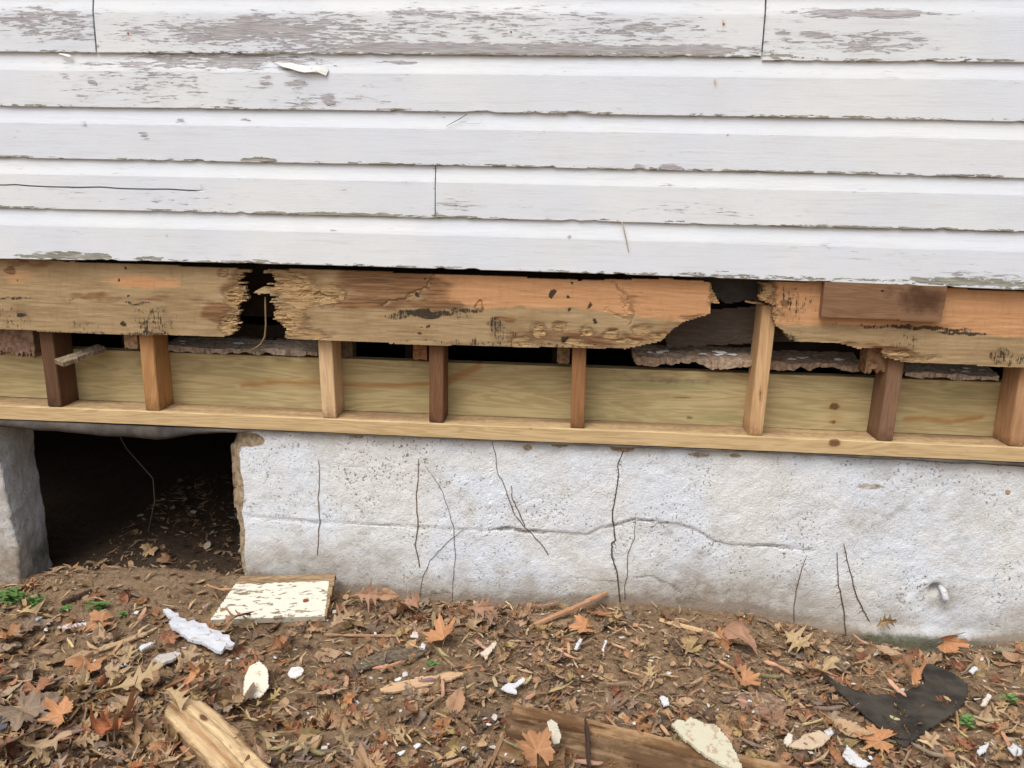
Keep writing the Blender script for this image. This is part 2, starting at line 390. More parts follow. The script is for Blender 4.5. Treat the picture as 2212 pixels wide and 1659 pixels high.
# ------------------------------------------------------------------ GROUND
GX = [-3, -1.65, -1.45, -1.2, -.9, -.5, -.27, .05, .28, .5, .8, .98, 1.23, 3]
GZ = [-.04, -.03, .012, .03, .028, .008, -.004, .012, .026, .012, -.028, -.05, -.026, -.02]
def gz0(x, y):
    x = np.asarray(x, float); y = np.asarray(y, float)
    b = np.interp(x, GX, GZ); f = np.where(y > 0, np.exp(-np.abs(y)*.3), np.exp(-(y/.28)**2))
    far = np.clip(-y-.75, 0, 100)
    z = b*f-.012*(1-np.exp(y*3))*(y < 0)
    z = z+.012*fbm(x*3.1+4, y*3.1, 3, 3)*np.clip((-y+.02)*6, 0, 1)+.004*fbm(x*14, y*14, 3, 5)
    z = z+np.where(y > .15, np.clip(y-.15, 0, 1.5)*.05+.012*fbm(x*6, y*6, 3, 8), 0)
    # sill of earth pushed up in the vent opening, hollow under the right part of the wall
    z = z+.008*np.exp(-((x+1.18)/.30)**2-((y-.02)/.06)**2)-.045*sstep(.04, .13, y)
    z = z-.02*np.exp(-((x-.93)/.16)**2-((y+.0)/.05)**2)
    return z+.03*fbm(x*.4, y*.4, 3, 12)*np.clip(far*.5, 0, 2)
def spaced(a, b, st, g=1.25):
    m = list(np.arange(a, b, st)); s = st; x = m[-1]
    while x < 60: s *= g; x += s; m.append(x)
    s = st; x = m[0]; lo = []
    while x > -60: s *= g; x -= s; lo.append(x)
    return np.array(lo[::-1]+m)
xs = spaced(-1.95, 1.7, .0065); ys = spaced(-.8, .5, .0065)
X, Y = np.meshgrid(xs, ys, indexing='ij')
near = np.clip(1-np.maximum(np.abs(X+.1)-1.9, 0)*2, 0, 1)*np.clip(1-np.maximum(-Y-.8, 0)*2, 0, 1)
Z = gz0(X, Y)+near*(.0045*fbm(X*45, Y*45, 3, 21)+.0022*(vn(X*150, Y*150, 33)-.5)*2)
bare = sstep(.9, .3, np.hypot((X+1.12)/.42, (Y-.02)/.13))+.3*sstep(0, .5, fbm(X*3, Y*3, 3, 40))
idx = np.arange(X.size).reshape(X.shape)
F = np.stack([idx[:-1, :-1], idx[1:, :-1], idx[1:, 1:], idx[:-1, 1:]], -1).reshape(-1, 4)
humus_shade = .85*sstep(.07, .16, Y+.02*fbm(X*12, Y*12, 3, 50))  # dark inner earth, with the shade of the opening painted into its colour
g = link('ground', np.stack([X, Y, Z], -1).reshape(-1, 3), F, MSOIL, attrs={'m': A4(X.shape, np.clip(bare, 0, 1), humus_shade).reshape(-1, 4)}, smooth=True)
tag(g, kind='structure')
def gz(x, y): return float(gz0(np.array([x]), np.array([y]))[0])
def G(px, py, dz=0.):
    """where the ray of a photo pixel meets the ground"""
    d = ray(px, py); z = 0.
    for _ in range(8):
        t = (z+dz-CAMH)/d[2]; x, y = d[0]*t, d[1]*t-CAMD; z = gz(x, y)
    return x, y, z+dz

# ------------------------------------------------------------------ HOUSE SHELL (unseen back, sides and roof added to keep light out) and dark lining behind the boards
sh = empty('house_shell', (0, 1.8, 0)); sh['kind'] = 'structure'
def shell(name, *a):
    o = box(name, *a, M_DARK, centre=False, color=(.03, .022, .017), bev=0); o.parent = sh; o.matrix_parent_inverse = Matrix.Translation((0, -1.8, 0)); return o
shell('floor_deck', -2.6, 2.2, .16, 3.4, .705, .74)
shell('back_blocker', -2.6, 2.2, 3.4, 3.5, -.3, 2.2)
shell('side_blocker', -2.7, -2.6, .0, 3.5, -.3, 2.2); shell('side_blocker', 2.2, 2.3, .0, 3.5, -.3, 2.2)
shell('roof_blocker', -2.7, 2.3, -.02, 3.5, 2.2, 2.25)
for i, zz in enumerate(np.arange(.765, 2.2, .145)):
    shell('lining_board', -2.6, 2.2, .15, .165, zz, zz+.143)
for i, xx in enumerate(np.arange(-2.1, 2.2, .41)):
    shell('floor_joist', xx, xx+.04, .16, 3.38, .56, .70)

# ------------------------------------------------------------------ FOUNDATION
FY = .008
XF0 = -.915
H_CR = [(120,495),(300,515),(500,530),(750,540),(1000,555),(1280,568),(1420,575),(1500,560),(1600,578),(1750,585),(1930,600),(2000,565),(2180,520)]
f2 = lambda L: [(484+x*.4062, 916+y*.4062) for x, y in L]
r3 = lambda L: [(1296+x*.4141, 933+y*.4141) for x, y in L]
cr_main = f2(H_CR)+r3([(180,465),(400,490),(500,520),(600,580),(680,600),(900,605),(1170,630)])
cr_small = [(f2([(560,205),(640,232),(760,235),(860,262),(960,215),(1080,205)]), .4), (f2([(1060,885),(1120,905),(1195,905)]), 1.), (f2([(1840,825),(1920,835),(2090,848)]), .8),
            (r3([(180,770),(260,765),(380,810),(450,880),(550,890)]), .8), (f2([(720,445),(745,510)]), .6), (r3([(930,825),(1100,828),(1300,850)]), .35), (f2([(1560,450),(1640,395),(1700,400)]), .3)]
toW = lambda L, y=FY: [W(x, y_, y) for x, y_ in L]
cm = toW(cr_main); csm = [(toW(a), s) for a, s in cr_small]
ZT = .478
def f_crack(x, z):
    zz = z+.006*fbm(x*50, z*50, 4, 2)
    wd = .7+.9*sstep(-.4, .5, fbm(x*9, z*9, 2, 44))
    c = 1-sstep(.001*wd, .0056*wd, seg_d(x, zz, cm)); c = c*(.1+.75*sstep(-.35, .45, fbm(x*13, z*13, 4, 15)))*sstep(cm[-1][0]+.005, cm[-1][0]-.06, x)
    for L, s in csm: c = np.maximum(c, s*.8*(.25+.75*sstep(-.3, .3, fbm(x*15, z*15, 3, 17)))*(1-sstep(.001, .0055, seg_d(x, zz, L))))
    return c
def f_h(x, z):
    d = seg_d(x, z, cm)
    cz = np.interp(x, [p[0] for p in cm], [p[1] for p in cm])
    step = .004*sstep(0, .012, z-cz)*np.where(x > -.2, 1, .4)*sstep(cm[-1][0], cm[-1][0]-.2, x)      # the upper pour stands a little proud
    h = -.006+step+.0035*fbm(x*5, z*5, 4, 4)+.0018*fbm(x*40, z*40, 3, 6)-.003*f_crack(x, z)
    h = h-.02*np.exp(-((x-XF0)/.012)**2)-.03*np.exp(-((x-XF0)/.02)**2)*sstep(.03, .0, np.abs(z-.45))
    hx, hz = W(2022, 1275, FY)
    h = h-.03*np.exp(-((x-hx)/.012)**2-((z-hz)/.012)**2)+.004*np.exp(-((x-hx)/.05)**2-((z-hz)/.04)**2)*fbm(x*50, z*50, 2, 9)
    low = np.exp(-((x-.93)/.3)**2)
    return h+.012*low*sstep(.0, -.035, z-.01)
def f_attr(x, z):
    gzx = gz0(x, 0*x)
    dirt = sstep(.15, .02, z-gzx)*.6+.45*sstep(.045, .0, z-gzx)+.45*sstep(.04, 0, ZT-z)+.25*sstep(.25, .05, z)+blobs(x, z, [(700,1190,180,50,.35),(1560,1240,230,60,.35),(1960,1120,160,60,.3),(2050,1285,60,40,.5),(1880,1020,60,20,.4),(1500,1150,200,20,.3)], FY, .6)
    raw = blobs(x, z, [(505,1000,14,45,1),(512,1060,15,60,1),(515,1150,14,60,.9),(520,1230,12,60,.7),(530,950,45,18,.9),(500,960,20,30,1),(768,943,20,7,.75),(1140,968,12,8,.8),(1210,962,22,8,.65),(1345,968,30,12,.7),(1510,983,30,8,.6),(1880,1052,40,9,.55),(1590,985,16,6,.6),(2180,1065,8,8,.6)], FY)
    raw = np.maximum(raw, sstep(XF0+.034, XF0+.012, x))
    moss = blobs(x, z, [(1960,1385,170,22,.75),(940,1285,40,10,.4),(1480,1300,45,14,.5),(1660,1178,60,7,.5)], FY, .6)
    return np.stack([np.clip(dirt, 0, 1.3), f_crack(x, z), np.clip(raw, 0, 1), moss], -1)
def f_mask(x, z):
    left = XF0+.012*fbm(z*22, z*0+1, 4, 3)-.012*sstep(.42, .47, z)+.015*sstep(.3, .0, z)
    return x > left
o = sheet('concrete_foundation', f_mask, XF0-.03, 1.75, -.16, ZT, .005, .005, PXZ, .2, lambda x, z: f_h(x, z)-FY, MC, f_attr, jit=.15, smooth=False)
tag(o, 'cracked rough white painted concrete foundation wall under the new sill plate', 'foundation wall')
# pier left of the opening: front face and the reveal that faces the opening
def pier():
    yb_ = FY+.19
    fx = lambda z: np.interp(z, [0, ZT], [W(50, 1280, FY)[0], W(-8, 960, FY)[0]])      # front corner
    bx = lambda z: np.interp(z, [0, ZT], [W(117, 1252, yb_)[0], W(68, 935, yb_)[0]])   # back corner of the reveal
    m = 130; zs = np.linspace(-.16, ZT, m); S = list(np.linspace(-1, 0, 50))+list(np.linspace(0, 1, 50)[1:])+[1.3]
    V = []; AT = []; k = len(S)
    for sp in S:
        for z in zs:
            if sp <= 0: x, y = -2.2+(fx(z)+2.2)*(1+sp), FY
            elif sp <= 1: x, y = fx(z)+(bx(z)-fx(z))*sp, FY+.19*sp
            else: x, y = bx(z)-.3, yb_+.01
            q = x*1.+y
            n1 = .004*float(fbm(q*7, z*7, 4, 7))+.0022*float(fbm(q*45, z*45, 2, 8))
            rag = (.010*float(fbm(z*11, 2.2, 3, 6))+.005*float(fbm(z*45, 5.2, 2, 6)))*max(0, 1-abs(sp)*(12 if sp < 0 else 2.2))
            rag2 = .008*float(fbm(z*16, 8.2, 3, 9))*max(0, 1-abs(1-sp)*5)
            V.append((x+(n1 if 0 < sp else 0)+rag+rag2, y+(n1 if sp <= 0 else 0), z))
            AT.append((.85+.2*(z < .1)-.4*(sp > 0), 0, .25*(abs(sp) < .12), .7*math.exp(-((z-.02)/.04)**2)*(sp > .4)))
    F = []
    for i in range(k-1):
        for j in range(m-1): F.append([i*m+j, (i+1)*m+j, (i+1)*m+j+1, i*m+j+1])
    o = link('concrete_pier', V, F, MC, attrs={'m': np.array(AT)}, smooth=True, centre=True)
    tag(o, 'grey concrete foundation end left of the dark crawl space opening', 'foundation wall')
pier()
# form tie stub
hx, hz = W(2036, 1270, FY)
o = tube('form_tie', [(hx, FY+.02, hz-.002), (hx+.001, FY-.008, hz-.006), (hx+.002, FY-.02, hz-.02), (hx+.001, FY-.018, hz-.03)], [.007, .0085, .009, .005], M_CHIP, color=(.55, .56, .58), seg=8)
o.data.vertices.foreach_set('co', [c+0 for v in o.data.vertices for c in v.co])
tag(o, 'white painted stub sticking out of the foundation wall at the lower right', 'form tie')

# ------------------------------------------------------------------ vines on the foundation
vines = [(f2([(495,200),(500,300),(492,400),(500,520),(492,620),(490,710)]), .0012, 'short straight dry vine stem on the foundation nearest the opening', (.16,.10,.06)),
 (f2([(1030,195),(1028,300),(1015,400),(1028,550),(1012,650),(1035,770)]), .0014, 'kinked brown vine stem on the foundation above the leaf pile', (.16,.09,.05)),
 (f2([(1060,230),(1110,290),(1160,370),(1190,470),(1218,560),(1225,700),(1215,850),(1208,1030)]), .0008, 'long hair-thin root running down the foundation into the leaf pile', (.14,.1,.07)),
 (f2([(1270,570),(1180,640),(1090,740),(1050,830),(1035,930)]), .0008, 'thin arched tendril bowing left down to the leaf pile', (.1,.08,.06)),
 (f2([(1420,90),(1445,180),(1450,265),(1480,310),(1510,400),(1545,490),(1600,560),(1650,610),(1700,670),(1725,710)]), .0012, 'long slanting vine stem running down right from under the sill plate', (.12,.07,.05)),
 (f2([(1528,335),(1530,400),(1560,460),(1600,550)]), .0012, 'short side shoot crossing the long slanting vine stem', (.12,.07,.05)),
 (f2([(2125,150),(2095,215),(2100,280),(2085,380),(2065,490),(2080,630),(2062,645),(2065,720),(2090,800),(2108,960)]), .0017, 'thick dark zigzag vine stem over the full height of the foundation', (.07,.04,.03)),
 (f2([(2190,480),(2185,620),(2150,700),(2145,830),(2130,870),(2135,945)]), .001, 'thin faint vine just right of the thick zigzag vine', (.15,.1,.07)),
 (r3([(1085,665),(1060,720),(1030,840),(1020,920),(1018,1100)]), .0013, 'brown vine stem leaning right, leftmost of three at the lower right', (.15,.08,.05)),
 (r3([(1245,640),(1248,790),(1265,860),(1280,960),(1288,1130)]), .0017, 'hairy dark vine stem, middle one of three at the lower right', (.10,.05,.035)),
 (r3([(1280,595),(1300,680),(1325,790),(1350,880),(1395,965),(1415,1000)]), .0016, 'hairy dark vine slanting towards the leaf stuck on the wall', (.10,.05,.035))]
for L, r, lab, c in vines:
    P = []
    for a, b in zip(L[:-1], L[1:]):
        for t in np.linspace(0, 1, 5)[:-1]: P.append((a[0]+(b[0]-a[0])*t, a[1]+(b[1]-a[1])*t))
    P.append(L[-1]); PW = []
    for i, (x, y) in enumerate(P):
        X_, Z_ = W(x+random.uniform(-1, 1), y, 0); PW.append((X_, float(FY-f_h(np.array([X_]), np.array([Z_]))[0])-.008-.0005+random.uniform(0, .002), Z_))
    PW = [(a, b+.0065, c_) for a, b, c_ in PW]
    n = len(PW); root = empty('vine', PW[-1]) if r > .0015 else None
    if root:
        o = tube('stem', PW, [r*(.6+.5*min(1, i/n*2)) for i in range(n)], M_VINE, centre=False, color=c); o.parent = root; o.matrix_parent_inverse = Matrix.Translation(-Vector(PW[-1]))
        for i in range(2, n-1):
            if random.random() < .8:
                q = PW[i]; sgn = random.choice((-1, 1)); l = random.uniform(.004, .012)
                t = tube('rootlet', [q, (q[0]+sgn*l*.6, q[1]+.001, q[2]-l*.3), (q[0]+sgn*l, q[1]+.001, q[2]-l)], [r*.5, r*.4, r*.2], M_VINE, centre=False, color=c, seg=4); t.parent = root; t.matrix_parent_inverse = Matrix.Translation(-Vector(PW[-1]))
        tag(root, lab, 'vine', 'dry vines clinging to the foundation')
    else:
        tag(tube('vine', PW, [r*(.6+.5*min(1, i/n*2)) for i in range(n)], M_VINE, color=c), lab, 'vine', 'dry vines clinging to the foundation')

# ------------------------------------------------------------------ SILL PLATE, RIM JOIST, STUDS
PZ0, PZ1 = .482, .520
def wave_attr(y, knots=(), greens=(), dirt=(), ora=(), line=()):
    def f(x, z):
        o_ = blobs(x, z, list(ora), y, .6)
        for L, wd, s in line:
            o_ = np.maximum(o_, s*(1-sstep(wd*.4, wd, seg_d(x, z+.001*fbm(x*20, z*0, 3, 2), [W(a, b, y) for a, b in L]))))
        return np.stack([blobs(x, z, list(knots), y, .5), blobs(x, z, list(greens), y, .8), blobs(x, z, list(dirt), y, .8), o_], -1)
    return f
# plate: top face carries sawdust, dirt and painted contact shading, so build as profile swept along x
def plate():
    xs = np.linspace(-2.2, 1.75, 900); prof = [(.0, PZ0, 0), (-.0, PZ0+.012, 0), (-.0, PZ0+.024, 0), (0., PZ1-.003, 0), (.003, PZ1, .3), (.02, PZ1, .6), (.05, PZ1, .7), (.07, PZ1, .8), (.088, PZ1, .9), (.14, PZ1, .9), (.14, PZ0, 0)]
    V = []; AT = []
    fa = wave_attr(0, knots=[(1803,957,15,9,1), (1146,928,6,5,.8), (1500,945,5,3,.6), (2090,975,5,3,.5), (60,893,5,3,.5)], dirt=[(430,905,60,3,.2)])
    for x in xs:
        for (y, z, d) in prof:
            V.append((x, y+.0008*math.sin(x*9)+.0006*math.sin(x*37), z+.0006*math.sin(x*5)))
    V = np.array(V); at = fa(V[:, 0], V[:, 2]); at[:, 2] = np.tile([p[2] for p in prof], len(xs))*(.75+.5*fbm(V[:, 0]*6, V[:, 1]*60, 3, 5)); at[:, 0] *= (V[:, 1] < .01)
    m = len(prof); idx = np.arange(len(V)).reshape(len(xs), m); nx = np.roll(idx, -1, 1)
    F = np.stack([idx[:-1], idx[1:], nx[1:], nx[:-1]], -1).reshape(-1, 4)
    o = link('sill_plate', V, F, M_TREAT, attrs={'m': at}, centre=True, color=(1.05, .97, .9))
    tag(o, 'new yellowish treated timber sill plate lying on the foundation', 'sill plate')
plate()
RY = .089
rim_a = wave_attr(RY, knots=[(1803,878,13,9,1), (1490,902,10,6,.8), (1475,858,22,3.5,.8), (1440,858,14,3,.5), (1160,866,8,8,.35), (1800,912,9,6,.8), (315,905,8,4,.4), (1270,880,4,3,.6), (63,868,5,4,.5), (1340,832,7,4,.6)],
    greens=[(600,890,40,14,.5), (1440,830,150,14,.7), (1540,900,120,20,.5), (1720,880,60,25,.5), (1300,885,60,30,.4), (900,870,60,18,.3), (2060,850,60,18,.3), (60,850,60,20,.3)],
    line=[([(520,833),(600,826),(700,829),(800,833),(880,832),(960,826)], .008, 1.), ([(960,826),(1000,808),(1035,790)], .015, .9), ([(1955,905),(2000,903),(2050,911),(2090,906),(2120,902)], .008, 1.)], ora=[(620,828,130,11,.35), (1030,820,60,8,.3), (2050,905,50,8,.35), (1803,905,16,12,.4), (1803,878,22,15,.3)], dirt=[(1440,822,120,8,.6), (1080,795,800,6,.35)])
o = sheet('rim_joist', lambda x, z: (z < .666+.002*fbm(x*8, z*0, 3, 1)), -2.2, 1.75, PZ1+.001, .672, .012, .006, PXZ, .038, lambda x, z: -RY+.0008*fbm(x*7, z*30, 2, 2), M_TREAT, rim_a, jit=0, color=(.86, .88, .80))
tag(o, 'greenish yellow treated rim joist with knots set behind the studs', 'rim joist')
# studs: (bottom-left px, top-left px at y 'ty', face width px, colour, label)
SY = .004
STUD = [((104,880), (84,718), 29, (.14,.075,.042), 'dark reddish brown old stud nearest the left edge of the frame', 1.3, .70),
 ((314,884), (299,725), 30, (.46,.25,.105), 'orange tan stud with split heel left of the broken board end', 1.2, .70),
 ((696,899), (686,736), 30, (.66,.46,.27), 'pale fresh cut stud standing above the foundation corner', .9, .72),
 ((927,907), (926,746), 31, (.19,.095,.05), 'dark red brown stud with a stained foot in mid wall', 1.1, .72),
 ((1232,920), (1236,752), 30, (.30,.15,.065), 'narrow brown stud under the termite marked board', 1.1, .72),
 ((1617,937), (1648,660), 30, (.62,.40,.215), 'tall leaning tan stud in the big broken gap', 1., .80),
 ((1895,953), (1920,783), 33, (.24,.14,.085), 'grey brown stud below the short nailed block', 1.2, .71),
 ((2177,968), (2206,797), 33, (.50,.29,.155), 'light brown stud at the right edge of the frame', 1.1, .71)]
for (b, t, wd, c, lab, gsc, zt) in STUD:
    xb, zb = W(b[0], b[1], SY); xt, ztp = W(t[0], t[1], SY); zb = PZ1+.0005
    wm = W(b[0]+wd, b[1], SY)[0]-xb; k = (xt-xb)/(ztp-zb)
    zt = .79
    if lab.startswith('tall'): zt = ztp
    import bmesh
    bm = bmesh.new(); bmesh.ops.create_cube(bm, size=1); 
    for v in bm.verts: v.co = Vector(((0 if v.co.x < 0 else wm), (0 if v.co.y < 0 else RY-SY-.0015), (0 if v.co.z < 0 else zt-zb)))
    bmesh.ops.subdivide_edges(bm, edges=list(bm.edges), cuts=5, use_grid_fill=True)
    for v in bm.verts: v.co.x += v.co.z*k; 
    ed = [e for e in bm.edges if len(e.link_faces) == 2 and e.calc_face_angle(0) > 1]
    bmesh.ops.bevel(bm, geom=ed, offset=.0018, segments=2, affect='EDGES')
    for v in bm.verts:
        n1 = float(fbm(np.array([v.co.z*9+b[0]]), np.array([v.co.x*9]), 2, 4)[0]); v.co.x += .0012*n1; v.co.y += .0008*n1
    V = np.array([v.co[:] for v in bm.verts]); bm.verts.index_update(); Fs = [[v.index for v in f.verts] for f in bm.faces]; bm.free()
    at = np.zeros((len(V), 4)); at[:, 2] = .55*np.exp(-(V[:, 2]/.035)**2)
    for (kz, kx, kr) in ([(.11, .5, .007)] if 'tall' in lab else [(.075, .5, .005)] if 'narrow' in lab else [(.10, .3, .005)] if 'grey' in lab else []):
        at[:, 0] = np.maximum(at[:, 0], 0.9*np.exp(-((V[:, 2]-kz)/kr)**2-((V[:, 0]-wm*kx-kz*k)/kr)**2))
    o = link('wall_stud', V, Fs, M_STUD, attrs={'m': at}, color=c); o.location = (xb, SY, zb)
    tag(o, lab, 'wall stud', 'wall studs between the sill plate and the old boards')
# splinter on top of the tall stud
xa, za = W(1634, 658, SY); xb_, zb_ = W(1676, 665, SY)
o = sheet('wood_splinter', lambda u, v: np.abs(v) < .006*(1-.5*u/.05)+.001*fbm(u*200, v*0, 2, 1), 0, .05, -.007, .007, .002, .002, PXY, .004, lambda u, v: .0015*fbm(u*60, v*60, 2, 1), M_PLANK, color=(.6, .4, .23))
o.location = (xa, SY+.02, za); o.rotation_euler = (.1, .13, 0)
tag(o, 'small split sliver lying across the top of the tall leaning stud', 'wood splinter')

# ------------------------------------------------------------------ OLD SHEATHING BOARDS
BY = -.022
def conv(P, y): return [W(a, b, y) for a, b in P]
LB = [(-600,548),(0,560),(300,570),(535,582),(531,606),(529,633),(541,643),(521,663),(524,676),(514,686),(511,713),(496,727),(259,722),(0,712),(-600,690)]
MB_ = [(571,582),(578,612),(546,633),(581,636),(584,659),(591,676),(581,686),(615,710),(611,732),(685,734),(927,745),(1096,748),(1254,752),(1342,752),(1348,754),(1407,742),(1430,736),(1453,711),(1477,695),(1520,683),(1535,675),(1535,654),(1553,656),(1543,632),(1532,609),(1434,602),(1254,606),(1043,595),(903,592),(762,584),(657,582)]
RB = [(1639,609),(1641,648),(1672,660),(1670,683),(1676,703),(1692,714),(1700,730),(1715,738),(1817,742),(1852,752),(1907,752),(1910,773),(1957,783),(2032,785),(2212,795),(2700,822),(2700,650),(2212,631),(1778,609)]
def board(name, poly, attrf, erode, label, ends):
    P = conv(poly, BY); us = [p[0] for p in P]; vs = [p[1] for p in P]
    dx = .0035
    def mask(u, v):
        fib = sum(np.exp(-((u-e)/.035)**2) for e in ends) if ends else 0*u
        row = _h(np.floor(v/.0035), v*0, 3)*.6+.4*vn(v*120, u*8, 4)
        side = np.where(u < (min(us)+max(us))/2, -1, 1)
        uu = u+fib*side*(row*.052-.014)+.002*fbm(u*90, v*300, 2, 7)
        vv = v+(.0028*fbm(u*45, v*20, 3, 11))*(.25+.9*erode(u, v))
        return inpoly(uu, vv, P)
    A = lambda u, v: np.clip(attrf(u+.011*fbm(u*38, v*60, 3, 31), v+.008*fbm(u*38, v*60, 3, 32)), 0, 1)
    def hf(u, v):
        a = A(u, v); r = a[..., 2]
        lay = np.round(vn(u*40, v*170, 6)*4)/4
        return -BY-r*.0045-.006*r*lay*(r > .95)+.0012*fbm(u*3, v*20, 3, 5)+.0008*fbm(u*18, v*160, 2, 2)-.004*erode(u, v)*lay
    o = sheet(name, mask, min(us)-.005, max(us)+.005, min(vs)-.004, max(vs)+.004, dx, .0032, PXZ, .02, hf, MO, A, jit=.2, back=lambda u, v: 0*u+.0025)
    tag(o, label, 'sheathing board', 'old sheathing boards below the siding')
    return o
def above(u, v, L, soft=.008, y=BY):
    P = conv(L, y); zz = np.interp(u, [p[0] for p in P], [p[1] for p in P]); return sstep(-soft, soft, v-zz)
def trail(u, v, L, wd, s=1.):
    return s*(1-sstep(wd*.5, wd, seg_d(u+.002*fbm(u*60, v*60, 2, 1), v+.002*fbm(v*60, u*60, 2, 2), conv(L, BY))))
def la(u, v):
    om = blobs(u, v, [(316,610,95,14,.75),(35,600,45,22,.6),(480,610,30,20,.45)], BY, .7)
    mil = blobs(u, v, [(250,722,260,6,.65),(180,705,60,14,.5),(30,645,60,4,.8),(150,646,30,3,.6),(30,685,50,36,.55),(331,690,70,36,.60),(300,655,42,5,.75),(440,655,90,4,.5),(320,722,60,10,.8),(470,673,30,20,.35),(47,681,9,7,1.3),(265,700,8,5,1.3),(277,638,3,3,1.6),(254,606,3,3,1.6),(38,606,3,3,1.4),(270,580,3,3,1.3),(340,595,120,3,.35)], BY, .5)
    br = blobs(u, v, [(22,582,13,11,1),(470,675,38,24,.8),(510,620,30,60,.4),(200,640,260,10,.45),(60,570,60,6,.5)], BY, .6)
    rot = blobs(u, v, [(520,600,18,18,.8),(508,645,26,32,1),(500,700,28,26,1),(480,590,16,12,.7)], BY, .5)*(.6+.6*vn(u*40, v*260, 3))
    return np.stack([om, mil, rot, br], -1)
le = W(530, 640, BY)[0]
board('sheathing_board', LB, la, lambda u, v: sstep(le-.06, le-.01, u), 'tan old board with a shredded right end at the left of the wall', [le])
def ma_(u, v):
    om = .85*above(u, v, [(600,640),(900,655),(1060,664),(1250,668),(1420,690),(1560,695)])*sstep(W(900, 640)[0]-.08, W(1000, 640)[0], u)
    br = blobs(u, v, [(840,612,120,34,.95),(820,655,150,14,.8),(930,662,90,8,.8),(1260,735,190,22,.55),(1460,715,60,22,.5),(700,600,100,14,.4),(1360,640,28,34,.25),(1090,688,22,5,.8)], BY, .7)
    mil = blobs(u, v, [(1100,744,330,5,.62),(920,677,75,8,.95),(1000,672,50,6,.8),(915,680,40,7,1.2),(860,684,35,10,.75),(1070,700,22,22,.72),(1085,725,38,24,.6),(1025,738,10,12,.8),(700,720,60,12,.4),(780,690,50,14,.45),(990,680,40,10,.6),(1250,675,60,4,.4),(930,705,50,14,.4),
        (1193,636,7,7,1.6),(1199,630,5,5,1.5),(1226,641,4,4,1.7),(1232,613,4,4,1.6),(1217,734,8,5,1.6),(903,635,4,4,1.6),(920,606,3,3,1.5),(1272,658,6,8,1.4),(1232,672,4,4,1.5),(1289,697,5,7,1.4),(910,706,3,3,1.5),(924,706,3,3,1.5),(903,722,6,4,1.4),(1245,650,60,40,.2)], BY, .5)
    rot = blobs(u, v, [(1124,736,30,10,.9),(1163,716,18,15,.9),(1210,708,13,12,.9),(1268,718,19,11,.85),(1319,722,17,12,.9),(1391,711,21,12,.9),(1254,741,38,7,.85),(1356,736,32,8,.85),(1420,728,25,10,.8),(700,637,46,24,.9),(640,630,50,40,1),(610,690,60,30,.9),(605,610,35,28,1),(660,722,60,12,.85),(1545,640,10,26,.9),(1500,688,30,6,.6)], BY, .45)
    rot = rot*(.75+.5*vn(u*45, v*70, 3))
    rot = np.maximum(rot, trail(u, v, [(820,660),(870,645),(925,622),(938,592)], .006, .62))
    rot = np.maximum(rot, trail(u, v, [(1324,609),(1357,645),(1366,676),(1362,697)], .004, .42))
    rot = np.maximum(rot, trail(u, v, [(1310,668),(1330,682),(1362,690),(1340,640)], .0035, .3))
    d = np.abs(np.hypot((u-W(1035, 660, BY)[0])/.0095, (v-W(1035, 660, BY)[1])/.012)-1)
    br = np.maximum(br, 1.2*(1-sstep(.05, .45, d)))
    return np.stack([om*(1-.0*rot), mil, rot, br], -1)
m0, m1 = W(585, 640, BY)[0], W(1545, 640, BY)[0]
board('sheathing_board', MB_, ma_, lambda u, v: np.maximum(sstep(m0+.10, m0+.02, u), .8*sstep(W(1380, 700)[0], W(1460, 700)[0], u)*sstep(.79, .76, v)), 'long orange and tan board with termite marks and frayed left end', [m0])
def ra(u, v):
    om = above(u, v, [(1640,700),(1900,705),(2212,728),(2400,735)])
    mil = blobs(u, v, [(1700,660,45,45,.62),(1760,640,30,60,.45),(1900,705,60,6,.7),(2000,708,120,5,.9),(2080,720,60,6,.95),(1950,735,60,22,.55),(1700,730,22,14,.8),(2160,769,26,22,.72),(2190,778,30,22,.6),(1790,700,40,8,.5),(1930,775,60,14,.5),(1640,625,14,16,.8),(1860,690,200,10,.3)], BY, .5)
    br = blobs(u, v, [(1752,656,0,0,0),(1695,657,8,7,1),(1930,768,55,18,.9),(1660,630,24,30,.7),(2000,700,60,8,.3),(1850,745,50,8,.5)], BY, .6)
    rot = blobs(u, v, [(1655,628,20,22,1),(1920,770,50,13,.9),(1985,774,40,7,.6),(1672,690,8,20,.8)], BY, .5)*(.7+.5*vn(u*50, v*200, 3))
    return np.stack([om, mil, rot, br], -1)
r0 = W(1650, 630, BY)[0]
board('sheathing_board', RB, ra, lambda u, v: np.maximum(sstep(r0+.03, r0, u), blobs(u, v, [(1920,765,60,18,1),(1760,742,120,8,.6)], BY)), 'orange board with black mildew streaks and gnawed lower left corner', [])
# short block nailed over the right board
BP = conv([(1781,609),(2045,617),(2032,695),(1774,683)], -.042)
xs_ = [p[0] for p in BP]; zs_ = [p[1] for p in BP]
def bl_a(u, v):
    return np.stack([blobs(u, v, [(1905,628,4,3,1)], -.042), 0*u, blobs(u, v, [(1990,645,50,30,.8),(1940,630,60,20,.4)], -.042, .8), 0*u], -1)
o = sheet('short_board', lambda u, v: inpoly(u, v, BP), min(xs_), max(xs_), min(zs_), max(zs_), .003, .003, PXZ, .0225, lambda u, v: .046+.0006*fbm(u*20, v*60, 2, 1), M_PLANK, bl_a, jit=.05, color=(.235, .135, .078))
tag(o, 'short brown board nailed over the orange board under the siding', 'board')

